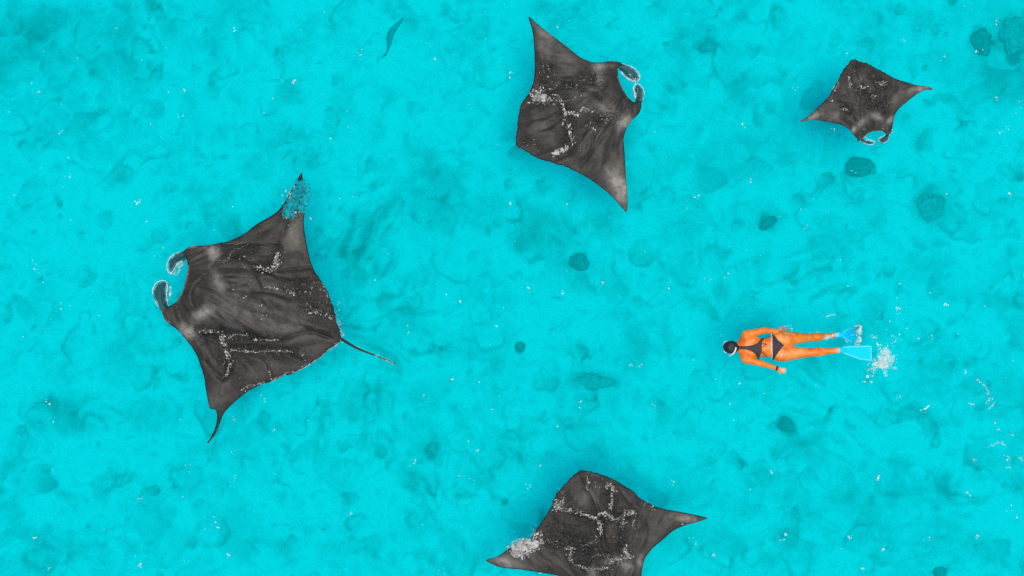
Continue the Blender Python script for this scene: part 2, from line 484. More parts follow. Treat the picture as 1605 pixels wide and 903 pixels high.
    F = np.stack([idx[:-1, :-1].ravel(), idx[:-1, 1:].ravel(), idx[1:, 1:].ravel(), idx[1:, :-1].ravel()], 1)
    B = 600.0
    extra = np.array([[-B, -B, -DEPTH], [B, -B, -DEPTH], [B, B, -DEPTH], [-B, B, -DEPTH]])
    e0 = nx * ny
    ring = [[idx[0, 0], e0, e0 + 1, idx[0, -1]], [idx[0, -1], e0 + 1, e0 + 2, idx[-1, -1]], [idx[-1, -1], e0 + 2, e0 + 3, idx[-1, 0]], [idx[-1, 0], e0 + 3, e0, idx[0, 0]]]
    V = np.vstack([V, extra]); F = np.vstack([F, ring])
    me = bpy.data.meshes.new('seabed')
    me.vertices.add(len(V)); me.vertices.foreach_set('co', V.ravel())
    me.loops.add(len(F) * 4); me.loops.foreach_set('vertex_index', F.ravel())
    me.polygons.add(len(F)); me.polygons.foreach_set('loop_start', np.arange(len(F)) * 4)
    me.polygons.foreach_set('use_smooth', [True] * len(F))
    me.update(calc_edges=True); me.validate()
    me.materials.append(M_BED)
    o = bpy.data.objects.new('seabed', me); COL.objects.link(o)
    fattr(o, 'algae', np.concatenate([A.ravel(), np.full(4, 0.25)]))  # algae together with the painted water refraction and wake streaks
    tag(o, 'pale sandy seabed mottled with algae and painted water ripples under clear turquoise water', kind='structure')
    return xs, ys, Z
BX, BY, BZ = build_seabed()
def bed_z(x, y):
    i = int(np.clip(np.searchsorted(BX, x), 0, len(BX) - 1)); j = int(np.clip(np.searchsorted(BY, y), 0, len(BY) - 1))
    return float(BZ[j, i])

# ------------------------------------------------------------------ the sea: one closed body of absorbing, faintly scattering water
def wave(x, y):
    return 0.012 * NWA.fbm(x * 0.9, y * 0.9, 3) + 0.006 * NWB(x * 4.3, y * 4.3)
NWA, NWB = Noise(61), Noise(67)
def build_sea():
    nx, ny = 181, 121
    xs, ys = np.linspace(-14, 14, nx), np.linspace(-9.5, 9.5, ny)
    X, Y = np.meshgrid(xs, ys)
    e = sstep(0, 1.5, np.minimum(14 - np.abs(X), 9.5 - np.abs(Y)))
    Z = wave(X, Y) * e
    V = np.stack([X.ravel(), Y.ravel(), Z.ravel()], 1)
    idx = np.arange(nx * ny).reshape(ny, nx)
    F = np.stack([idx[:-1, :-1].ravel(), idx[:-1, 1:].ravel(), idx[1:, 1:].ravel(), idx[1:, :-1].ravel()], 1).tolist()
    B = 590.0; e0 = nx * ny
    ex = [[-B, -B, 0], [B, -B, 0], [B, B, 0], [-B, B, 0], [-B, -B, -DEPTH - 1.5], [B, -B, -DEPTH - 1.5], [B, B, -DEPTH - 1.5], [-B, B, -DEPTH - 1.5]]
    # rim strips share the border vertices
    bt, rt, tp, lf = idx[0].tolist(), idx[:, -1].tolist(), idx[-1, ::-1].tolist(), idx[::-1, 0].tolist()
    F.append([e0, e0 + 1] + bt[::-1]); F.append([e0 + 1, e0 + 2] + rt[::-1]); F.append([e0 + 2, e0 + 3] + tp[::-1]); F.append([e0 + 3, e0] + lf[::-1])
    F += [[e0 + 4, e0 + 7, e0 + 6, e0 + 5], [e0, e0 + 4, e0 + 5, e0 + 1], [e0 + 1, e0 + 5, e0 + 6, e0 + 2], [e0 + 2, e0 + 6, e0 + 7, e0 + 3], [e0 + 3, e0 + 7, e0 + 4, e0]]
    o = mesh_obj('sea_water', np.vstack([V, ex]), F, M_WATER)
    tag(o, 'clear turquoise sea water over the pale sandy bottom', kind='structure')
build_sea()

# ------------------------------------------------------------------ corals
def build_coral(i, px, py, rx, ry, turn, mat, lobes, label):
    x, y = W(px, py, -DEPTH)
    k = (CAM_H + DEPTH) / CAM_H / PPM
    rx, ry = rx * k, ry * k
    bm = bmesh.new()
    bmesh.ops.create_icosphere(bm, subdivisions=5, radius=1.0)
    P = np.array([v.co[:] for v in bm.verts])
    F = [[v.index for v in f.verts] for f in bm.faces]
    bm.free()
    nz = Noise(100 + i)
    ang = np.arctan2(P[:, 1], P[:, 0])
    sc = np.ones(len(P))
    rs = np.random.RandomState(200 + i)
    ph = rs.uniform(0, 6.28)
    if lobes == 'two': sc *= 0.88 + 0.19 * np.cos(2 * ang) + 0.04 * np.cos(5 * ang + ph)
    elif lobes == 'tri': sc *= 0.94 + 0.12 * np.cos(3 * ang + 0.6) + 0.04 * np.cos(4 * ang + ph)
    elif lobes == 'lobed': sc *= 0.93 + 0.08 * np.cos(3 * ang + ph) + 0.06 * np.cos(4 * ang + 2 * ph) + 0.34 * nz.fbm(np.cos(ang) * 1.2 + 9, np.sin(ang) * 1.2, 2)
    else: sc *= 0.98 + 0.05 * np.cos(3 * ang + ph) + 0.035 * np.cos(7 * ang + 2 * ph)
    sc *= 1 + 0.14 * nz.fbm(P[:, 0] * 3 + P[:, 2] * 2, P[:, 1] * 3, 3)
    hz = 0.42 * min(rx, ry) + 0.02
    Q = np.stack([P[:, 0] * sc * rx, P[:, 1] * sc * ry, np.sign(P[:, 2]) * np.abs(P[:, 2]) ** 1.7 * hz], 1)
    knob = 0.06 * min(rx, ry) * np.abs(nz.fbm(P[:, 0] * 7, P[:, 1] * 7 + P[:, 2] * 5, 2))
    Q += P * knob[:, None]
    c, s = math.cos(R(turn)), math.sin(R(turn))
    Q = np.stack([Q[:, 0] * c - Q[:, 1] * s, Q[:, 0] * s + Q[:, 1] * c, Q[:, 2]], 1)
    z0 = bed_z(x, y)
    o = mesh_obj('coral_head', Q, F, M_CORAL[mat])
    o.location = (x, y, z0 + 0.12 * hz)
    tag(o, label, 'coral', 'coral heads on the seabed')
for i, c in enumerate(CORALS):
    build_coral(i, *c)

# ------------------------------------------------------------------ a fish over the sand
def build_fish():
    zf = -3.0
    spine_px = [(633, 26.5), (627.5, 34), (621, 41.5), (615, 48), (611.5, 55), (610.5, 63), (609.8, 70), (608, 77), (606.5, 82)]
    hw = [0.4, 2.6, 4.4, 5.4, 5.4, 4.6, 3.4, 1.9, 1.1]
    sp = [Vector((*W(*p, zf), zf)) for p in spine_px]
    k = (CAM_H - zf) / CAM_H / PPM
    org = sp[4].copy()
    V, F, n = [], [], 14
    for i, p in enumerate(sp):
        d = (sp[min(i + 1, len(sp) - 1)] - sp[max(i - 1, 0)]).normalized()
        s = d.cross(Vector((0, 0, 1))).normalized()
        for q in range(n):
            a = 2 * math.pi * q / n
            V.append(p + s * (math.cos(a) * hw[i] * k) + Vector((0, 0, 1)) * (math.sin(a) * hw[i] * k * 1.5))
    for i in range(len(sp) - 1):
        for q in range(n):
            F.append((i*n + q, (i+1)*n + q, (i+1)*n + (q+1) % n, i*n + (q+1) % n))
    V += [sp[0], sp[-1]]; m = len(sp)
    for q in range(n):
        F.append((m*n, q, (q+1) % n)); F.append((m*n + 1, (m-1)*n + (q+1) % n, (m-1)*n + q))
    root = mesh_obj('fish', [tuple(v) for v in V], F, M_FISH, loc=tuple(org))
    tag(root, 'slender dark fish swimming deep below the surface at the top edge', 'fish')
    def fin(name, pts, thick=0.006):
        A = [Vector(p) for p in pts]
        nrm = (A[1] - A[0]).cross(A[2] - A[0]).normalized() * thick
        VV = [tuple(a + nrm) for a in A] + [tuple(a - nrm) for a in A]
        N = len(A)
        FF = [tuple(range(N)), tuple(range(2*N - 1, N - 1, -1))] + [(q, q + N, (q + 1) % N + N, (q + 1) % N) for q in range(N)]
        mesh_obj(name, VV, FF, M_FISH, root, smooth=False)
    t = sp[-1]; d = (sp[-1] - sp[-3]).normalized(); s = d.cross(Vector((0, 0, 1))).normalized(); u = Vector((0, 0, 1))
    fin('tail_fin', [t - d * 0.02, t + d * 0.10 + s * 0.045 + u * 0.07, t + d * 0.05, t + d * 0.08 - s * 0.03 - u * 0.06])
    c = sp[3]; d = (sp[4] - sp[2]).normalized(); s = d.cross(Vector((0, 0, 1))).normalized()
    fin('dorsal_fin', [c - d * 0.05 + u * 0.07, c + d * 0.03 + u * 0.15, c + d * 0.17 + u * 0.08, c + d * 0.16 + u * 0.05])
    for sg in (1, -1):
        fin('pectoral_fin', [c - d * 0.06 + s * sg * 0.04, c + d * 0.04 + s * sg * 0.085 - u * 0.02, c + d * 0.01 + s * sg * 0.04])
build_fish()

# ------------------------------------------------------------------ foam and glints shaped as flecks
_ico = None
def ico():
    global _ico
    if _ico is None:
        bm = bmesh.new(); bmesh.ops.create_icosphere(bm, subdivisions=1, radius=1.0)
        _ico = (np.array([v.co[:] for v in bm.verts]), np.array([[v.index for v in f.verts] for f in bm.faces])); bm.free()
    return _ico
def foam_glint_obj(name, items, label, cat='foam', seed=1, group=None):
    """items: (x, y, z, size, aspect, turn, (r,g,b)); low uneven blobs of bubbles"""
    rs = np.random.RandomState(seed)
    P, T = ico()
    VV, FF, CC, AA = [], [], [], []
    for k, (x, y, z, s, a, th, col, *al) in enumerate(items):
        Q = P * (1 + rs.uniform(-0.35, 0.3, (len(P), 1)))
        Q = Q * np.array([s * a, s, s * 0.45])
        c, n = math.cos(th), math.sin(th)
        Q = np.stack([Q[:, 0] * c - Q[:, 1] * n, Q[:, 0] * n + Q[:, 1] * c, Q[:, 2]], 1) + np.array([x, y, z])
        VV.append(Q); FF.append(T + len(P) * k); CC.append(np.tile(np.array(col), (len(P), 1))); AA.append(np.full(len(P), al[0] if al else 1.0))
    V = np.vstack(VV)
    org = (float(V[:, 0].mean()), float(V[:, 1].mean()), 0.0)
    o = mesh_obj(name, V, np.vstack(FF), M_FOAM_GLINT, loc=org)
    cattr(o, 'foam_glint_colour', np.vstack(CC)); fattr(o, 'foam_cover', np.concatenate(AA))  # foam_cover holds the cover of foam and glint blobs alike
    tag(o, label, cat, group, kind='stuff')
    return o

def along(poly, n, spread, size, rs, tone=(0.45, 0.85), zf=None, tint=None):
    """n flecks strewn along a polyline of photo pixels"""
    P = np.array([W(*p) for p in poly])
    L = np.concatenate([[0], np.cumsum(np.hypot(*np.diff(P, axis=0).T))]) if len(P) > 1 else np.array([0.0])
    out = []
    for i in range(int(n * 1.5)):
        if len(P) > 1:
            t = rs.uniform(0, L[-1]); j = min(np.searchsorted(L, t, 'right') - 1, len(P) - 2)
            f = (t - L[j]) / max(L[j + 1] - L[j], 1e-9)
            b = P[j] + f * (P[j + 1] - P[j]); d = P[j + 1] - P[j]
            th = math.atan2(d[1], d[0]) + rs.normal(0, 0.7)
        else:
            b = P[0]; th = rs.uniform(0, 6.28)
        x, y = b + rs.normal(0, spread / PPM, 2)
        s = 0.5 * size / PPM * min(rs.lognormal(-0.1, 0.5), 2.0)
        g = tone[0] + (tone[1] - tone[0]) * rs.rand() ** 1.4
        c = (g, g * 0.96, g * 0.86) if tint is None else tuple(g * np.array(tint))
        z = zf(x, y) if zf else float(wave(np.array([x]), np.array([y]))[0])
        if z is None: continue
        out.append((x, y, z + 0.1 * s, s, rs.uniform(1.0, 3.4), th, c))
    return out

def film(poly, n, spread, size, rs, alpha, tone, tint, zf=None):
    """thin see-through froth: wide low blobs of fine bubbles"""
    out = []
    for q in along(poly, int(n / 1.5), spread, 2 * size, rs, tone, zf, tint):
        x, y, z, s_, a_, th, c = q
        out.append((x, y, z, s_, min(a_, 1.8), th, c, alpha * rs.uniform(0.5, 1.4)))
    return out

def thread(poly, rs, zf, tone, wob=1.6, size=0.34, gap=0.35):
    """a thin broken line of bubbles and shaped sun glints along a fold"""
    P = catmull([W(*p) for p in poly], 0.02, False) if len(poly) > 1 else None
    if P is None: return []
    nz = Noise(rs.randint(1 << 20)); out = []
    t = np.arange(len(P)) * 0.02
    P = P + (wob / PPM) * np.stack([nz.fbm(t * 6, t * 0 + 0.3, 3), nz.fbm(t * 6 + 50, t * 0 + 0.3, 3)], 1) * 1.6
    on = nz(t * 5 + 90, t * 0 + 0.7)
    for i in range(len(P) - 1):
        if on[i] < gap - 0.45: continue
        d = P[i + 1] - P[i]; L = np.linalg.norm(d)
        s = size / PPM * rs.uniform(0.5, 1.4)
        g = rs.uniform(*tone)
        z = zf(*P[i])
        out.append((P[i][0], P[i][1], z, s, max(1.0, 0.75 * L / s), math.atan2(d[1], d[0]), (g, g * 0.96, g * 0.86)))
    return out

# ------------------------------------------------------------------ manta rays
def build_manta(spec):
    name_seed = spec['seed']
    out_m = np.array([W(*p) for p in spec['outline']])
    out_s = catmull(out_m, spec.get('step', 0.02))
    # drop points that almost coincide
    keep = [0]
    for i in range(1, len(out_s)):
        if np.linalg.norm(out_s[i] - out_s[keep[-1]]) > 0.006: keep.append(i)
    out_s = out_s[keep]
    nose, tail = np.array(W(*spec['nose'])), np.array(W(*spec['tail']))
    L = np.linalg.norm(tail - nose)
    ax = (tail - nose) / L; lat = np.array([-ax[1], ax[0]])
    nzA, nzB, nzC = Noise(name_seed), Noise(name_seed + 1), Noise(name_seed + 2)
    # ragged trailing edge
    nrm = np.roll(out_s, -1, 0) - np.roll(out_s, 1, 0)
    nrm = np.stack([nrm[:, 1], -nrm[:, 0]], 1) / (np.linalg.norm(nrm, axis=1)[:, None] + 1e-9)
    tt = (out_s - nose) @ ax / L
    rag = sstep(0.55, 0.8, tt) * 0.012 * nzC(out_s[:, 0] * 19, out_s[:, 1] * 19) + 0.003 * nzB(out_s[:, 0] * 11, out_s[:, 1] * 11)
    out_s = out_s + nrm * rag[:, None]
    g = spec.get('grid', 0.03)
    lo, hi = out_s.min(0), out_s.max(0)
    gx, gy = np.meshgrid(np.arange(lo[0], hi[0], g), np.arange(lo[1], hi[1], g * 0.866))
    gx[1::2] += g / 2
    G = np.stack([gx.ravel(), gy.ravel()], 1)
    rs = np.random.RandomState(name_seed)
    G = G + rs.uniform(-0.12, 0.12, G.shape) * g
    G = G[inside(G, out_s)]
    G = G[seg_dist(G, out_s, True) > 0.5 * g]
    pts = [Vector(p) for p in out_s] + [Vector(p) for p in G]
    n0 = len(out_s)
    res = delaunay_2d_cdt(pts, [(i, (i + 1) % n0) for i in range(n0)], [], 1, 1e-5)
    P = np.array([v[:] for v in res[0]]); T = [list(f) for f in res[2]]
    d = seg_dist(P, out_s, True)
    d[d < 1e-4] = 0
    s = (P - nose) @ lat / L; t = (P - nose) @ ax / L
    S = L / 2.4                                     # size against the biggest ray
    body = np.exp(-(s / 0.27) ** 2) * np.exp(-((t - 0.42) / 0.42) ** 4)
    top = 0.055 * S * (1 - np.exp(-d / (0.22 * S)))
    top += 0.075 * S * body * (1 - np.exp(-d / (0.2 * S)))
    top += 0.022 * S * np.exp(-(s / 0.03) ** 2) * sstep(0.25, 0.5, t) * (1 - np.exp(-d / (0.1 * S)))          # spine ridge
    for sg in (-1, 1):                                                                                 # shoulder swellings
        top += 0.03 * S * np.exp(-((s - sg * 0.17) / 0.07) ** 2 - ((t - 0.22) / 0.10) ** 2)
    env = (1 - np.exp(-d / (0.16 * S)))
    # folds that fan out from the shoulders to the wings and the trailing edge
    fan = np.arctan2(s, t + 0.15)
    rad = np.hypot(s, t + 0.15)
    top += 0.030 * S * env * nzA.fbm(fan * 5.0, rad * 2.2, 3) + 0.026 * S * env * nzB.fbm(P[:, 0] * 2.1, P[:, 1] * 2.1, 3)
    # fine wrinkles, in loose bands
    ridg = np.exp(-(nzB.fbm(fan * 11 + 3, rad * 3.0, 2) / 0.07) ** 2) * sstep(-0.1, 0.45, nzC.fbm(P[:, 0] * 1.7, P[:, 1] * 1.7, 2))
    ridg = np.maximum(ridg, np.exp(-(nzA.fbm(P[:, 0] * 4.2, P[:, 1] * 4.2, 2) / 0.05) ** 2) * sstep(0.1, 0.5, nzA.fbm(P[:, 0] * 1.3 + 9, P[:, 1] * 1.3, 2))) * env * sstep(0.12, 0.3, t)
    top -= 0.006 * S * ridg
    bot = -0.20 * S * (1 - np.exp(-d / (0.35 * S))) - 0.16 * S * body * (1 - np.exp(-d / (0.3 * S)))
    base = np.full(len(P), -0.012)
    for (px, py, r, dz) in spec['bends']:
        c = np.array(W(px, py)); r = r / PPM
        q = np.hypot(*(P - c).T) / r
        base += dz * np.exp(-q ** 2)
    # creases: shallow grooves, with the shade of the folds painted dark
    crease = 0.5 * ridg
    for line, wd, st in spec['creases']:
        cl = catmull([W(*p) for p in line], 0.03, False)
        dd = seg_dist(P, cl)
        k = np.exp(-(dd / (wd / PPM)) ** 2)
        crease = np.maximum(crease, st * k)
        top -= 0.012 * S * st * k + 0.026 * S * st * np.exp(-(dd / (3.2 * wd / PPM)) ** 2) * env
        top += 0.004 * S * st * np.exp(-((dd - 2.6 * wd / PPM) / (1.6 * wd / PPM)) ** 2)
    pale = np.zeros(len(P))
    for px, py, r, e, an, st in spec['pale']:
        c = np.array(W(px, py)); a = R(an)
        q = P - c
        u, v = q[:, 0] * math.cos(a) + q[:, 1] * math.sin(a), -q[:, 0] * math.sin(a) + q[:, 1] * math.cos(a)
        pale = np.maximum(pale, st * np.exp(-((u / (r * e / PPM)) ** 2 + (v / (r / PPM)) ** 2) * (1 + 0.5 * nzC.fbm(P[:, 0] * 6, P[:, 1] * 6, 2))))
    for line, wd, st in spec['rims']:
        dd = seg_dist(P, catmull([W(*p) for p in line], 0.02, False))
        pale = np.maximum(pale, st * np.exp(-(dd / (wd / PPM)) ** 2))
    crink = np.zeros(len(P))
    for line, wd, st in spec['crinkle']:
        dd = seg_dist(P, np.array([W(*p) for p in line] + [W(line[-1][0] + 1, line[-1][1])]))
        crink = np.maximum(crink, st * np.exp(-(dd / (wd / PPM)) ** 2))
    crink *= env
    top += crink * 0.010 * S * nzA.fbm(P[:, 0] * 13, P[:, 1] * 13, 2)
    zt, zb = base + top, base + bot
    N = len(P)
    rim = d <= 1e-4
    mid = base.copy()
    V = [(P[i, 0], P[i, 1], zt[i] if not rim[i] else mid[i]) for i in range(N)]
    bi = {}
    for i in range(N):
        if rim[i]: bi[i] = i
        else:
            bi[i] = len(V); V.append((P[i, 0], P[i, 1], zb[i]))
    F = []
    for f in T:
        a, b, c = f
        if (P[b, 0] - P[a, 0]) * (P[c, 1] - P[a, 1]) - (P[b, 1] - P[a, 1]) * (P[c, 0] - P[a, 0]) < 0: f = f[::-1]
        F.append(tuple(f)); q = tuple(bi[i] for i in f[::-1])
        if q != tuple(f[::-1]): F.append(q)
    ctr = (nose + tail) / 2
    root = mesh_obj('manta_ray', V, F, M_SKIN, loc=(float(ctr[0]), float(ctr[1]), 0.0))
    nv = len(V)
    # the belly is white, as on every manta of this kind
    full = lambda arr, low: np.concatenate([arr, np.full(nv - N, low)])
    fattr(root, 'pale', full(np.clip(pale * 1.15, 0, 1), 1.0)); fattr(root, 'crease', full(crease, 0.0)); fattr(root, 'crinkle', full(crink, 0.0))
    tag(root, spec['label'], 'manta ray', 'manta rays feeding at the surface')
    Vn = [Vector(v) for v in V]
    bvh = BVHTree.FromPolygons(Vn, F)
    def top_z(x, y):
        h = bvh.ray_cast(Vector((x, y, 2)), Vector((0, 0, -1)))
        wz = float(wave(np.array([x]), np.array([y]))[0])
        return max(h[0].z, wz) if h[0] is not None else wz
    # cephalic fins: curled paddles beside the mouth
    for fin in spec['cephalic']:
        o2 = catmull([W(*p) for p in fin['outline']], 0.012)
        lo, hi = o2.min(0), o2.max(0); gg = 0.014
        gx, gy = np.meshgrid(np.arange(lo[0], hi[0], gg), np.arange(lo[1], hi[1], gg))
        G = np.stack([gx.ravel(), gy.ravel()], 1); G = G[inside(G, o2)]; G = G[seg_dist(G, o2, True) > 0.5 * gg]
        rr = delaunay_2d_cdt([Vector(p) for p in o2] + [Vector(p) for p in G], [(i, (i + 1) % len(o2)) for i in range(len(o2))], [], 1, 1e-5)
        Q = np.array([v[:] for v in rr[0]]); dd = seg_dist(Q, o2, True)
        rootp = np.array(W(*fin['root'])); tipd = np.hypot(*(Q - rootp).T)
        inner = seg_dist(Q, np.array([W(*p) for p in fin['inner']]))
        zc = -0.03 - 0.10 * S * (tipd / tipd.max()) ** 1.5 - 0.10 * S * np.exp(-(inner / (0.05 * S)) ** 2)     # curls down towards the mouth
        zt2 = zc + 0.022 * (1 - np.exp(-dd / 0.03)); zb2 = zc - 0.022 * (1 - np.exp(-dd / 0.03)) - 0.004
        M = len(Q)
        V2 = [(Q[i, 0], Q[i, 1], zt2[i]) for i in range(M)] + [(Q[i, 0], Q[i, 1], zb2[i]) for i in range(M)]
        F2 = []
        for f in rr[2]:
            a, b, c = f
            f = list(f)
            if (Q[b, 0] - Q[a, 0]) * (Q[c, 1] - Q[a, 1]) - (Q[b, 1] - Q[a, 1]) * (Q[c, 0] - Q[a, 0]) < 0: f = f[::-1]
            F2.append(tuple(f)); F2.append(tuple(i + M for i in f[::-1]))
        # close the thin rim
        cnt = {}
        for f in rr[2]:
            for q in range(3):
                e = (f[q], f[(q + 1) % 3]); cnt[tuple(sorted(e))] = cnt.get(tuple(sorted(e)), 0) + 1
        for e, k in cnt.items():
            if k == 1: F2.append((e[0], e[1], e[1] + M, e[0] + M))
        fo = mesh_obj('cephalic_fin', V2, F2, M_CEPH, root)
        rimw = 0.020 if S > 0.7 else 0.010
        pl = np.maximum(0.95 * np.exp(-(dd / rimw) ** 2), 0.9 * np.exp(-(inner / (0.035 * S)) ** 2))
        pl = pl * sstep(0.12, 0.4, tipd / tipd.max()) * (0.35 + 0.65 * sstep(-0.4, 0.3, nzA.fbm(Q[:, 0] * 14, Q[:, 1] * 14, 2)))
        fattr(fo, 'pale', np.concatenate([pl, np.full(M, 0.9)])); fattr(fo, 'crease', np.zeros(2 * M)); fattr(fo, 'crinkle', np.full(2 * M, 0.1))
        fo['label'] = 'curled mouth fin with pale rim'
    # eyes on the sides of the head
    for (px, py) in spec['eyes']:
        x, y = W(px, py)
        bm = bmesh.new(); bmesh.ops.create_uvsphere(bm, u_segments=12, v_segments=8, radius=0.024 * max(S, 0.6))
        VV = [(v.co.x + x, v.co.y + y, v.co.z - 0.05) for v in bm.verts]; FF = [[v.index for v in f.verts] for f in bm.faces]; bm.free()
        mesh_obj('eye', VV, FF, M_EYE, root)
    if spec.get('tail_line'):
        tl = catmull([W(*p) for p in spec['tail_line']], 0.03, False)
        k = len(tl)
        zz = [-0.02 + 0.03 * math.sin(i / k * 5) for i in range(k)]
        VV, FF = tube([(p[0], p[1], z) for p, z in zip(tl, zz)], [0.024 * (1 - 0.75 * i / k) for i in range(k)], 8)
        to = mesh_obj('tail', VV, FF, M_SKIN, root)
        fattr(to, 'pale', np.zeros(len(VV))); fattr(to, 'crease', np.full(len(VV), 0.3)); fattr(to, 'crinkle', np.zeros(len(VV)))
        to['label'] = 'thin whip tail flecked with foam'
    # dorsal fin just before the tail
    c = tail - ax * 0.10 * L
    pts = [c - ax * 0.05 * L, c + ax * 0.03 * L, c + ax * 0.045 * L]
    z0 = top_z(*c) - 0.02
    VV, FF = tube([(*pts[0], z0), (*((pts[0] + pts[1]) / 2), z0 + 0.02 * S), (*pts[1], z0 + 0.05 * S), (*pts[2], z0 + 0.03 * S)], [0.006 * S, 0.016 * S, 0.014 * S, 0.005 * S], 8, 2.0)
    do = mesh_obj('dorsal_fin', VV, FF, M_SKIN, root)
    for k in ('pale', 'crease', 'crinkle'): fattr(do, k, np.zeros(len(VV)))
    # foam, and sun glints built as pale flecks
    rs = np.random.RandomState(name_seed + 9)
    items = []
    for line, n, spread, size, tone in spec['foam']:
        items += along(line, int(n * (0.75 if tone[0] > 0.2 else 0.35)), spread, size, rs, tone, top_z)
        if tone[0] > 0.2 and n >= 20: items += film(line, n // 2, spread * 0.9, size * 1.1, rs, 0.07, (0.3, 0.6), (1.0, 0.97, 0.9), top_z)
        for q in range((n >= 14) * (spread <= 4.5) * (1 + (n > 30))):
            items += thread(line, rs, top_z, tone, 0.7 + 0.8 * spread, 0.27 * min(S + 0.2, 1.0))
    for fin in spec['cephalic']:
        far = [p for p in fin['outline'] if math.hypot(p[0] - fin['root'][0], p[1] - fin['root'][1]) > 7 * S]
        for q in range(2):
            items += [(x_, y_, z_, s_, a_, t_, (0.75 * c_[0], c_[0], c_[0])) for (x_, y_, z_, s_, a_, t_, c_) in thread(far, rs, top_z, (0.65, 1.0), 0.5, 0.34 * min(S + 0.2, 1.0), 0.1)]
            items += [(x_, y_, z_, s_, a_, t_, (0.8 * c_[0], c_[0], c_[0])) for (x_, y_, z_, s_, a_, t_, c_) in thread(fin['inner'], rs, top_z, (0.65, 1.0), 1.2, 0.42 * min(S + 0.2, 1.0), 0.1)]
    for line, n, spread, size, tone, tint in spec.get('ripple_flecks', []):
        items += along(line, n, spread, size, rs, tone, top_z, tint)
    for line, n, spread, size, alpha, tone, tint in spec.get('films', []):
        items += film(line, n, spread, size, rs, alpha, tone, tint, top_z)
    foam_glint_obj('foam_and_glints', items, spec['fleck_label'], 'foam', name_seed, 'foam and glint flecks on the mantas')
    return root

def zz(f, *pts):
    return [f(*p) for p in pts]

M1_OUT = (zz(Z1, (970, 78), (972, 110), (985, 160), (1000, 215), (990, 290), (978, 370), (985, 440), (1000, 530), (1020, 610), (1050, 680), (1090, 735), (1125, 800), (1145, 860))
          + zz(Z1b, (1160, 60), (1175, 130), (1195, 195), (1200, 228), (1180, 265), (1130, 295), (1100, 325), (1040, 370), (990, 400), (920, 435), (850, 462), (780, 490), (720, 510),
               (650, 545), (590, 590), (540, 635), (500, 680), (478, 725), (455, 790), (406, 862), (396, 860), (432, 800), (452, 735), (456, 690), (445, 658), (415, 652), (402, 600),
               (390, 530), (380, 460), (355, 380), (325, 310), (270, 235), (215, 175), (155, 132), (128, 80), (118, 35))
          + zz(Z1, (135, 893), (170, 880), (215, 850), (250, 790), (275, 700), (283, 640), (274, 590), (255, 562), (270, 538), (300, 520), (380, 515), (450, 505), (540, 485), (620, 445),
               (700, 385), (770, 345), (820, 310), (855, 265), (885, 215), (930, 135), (952, 100)))
HI, MID = (0.28, 0.8), (0.15, 0.5)
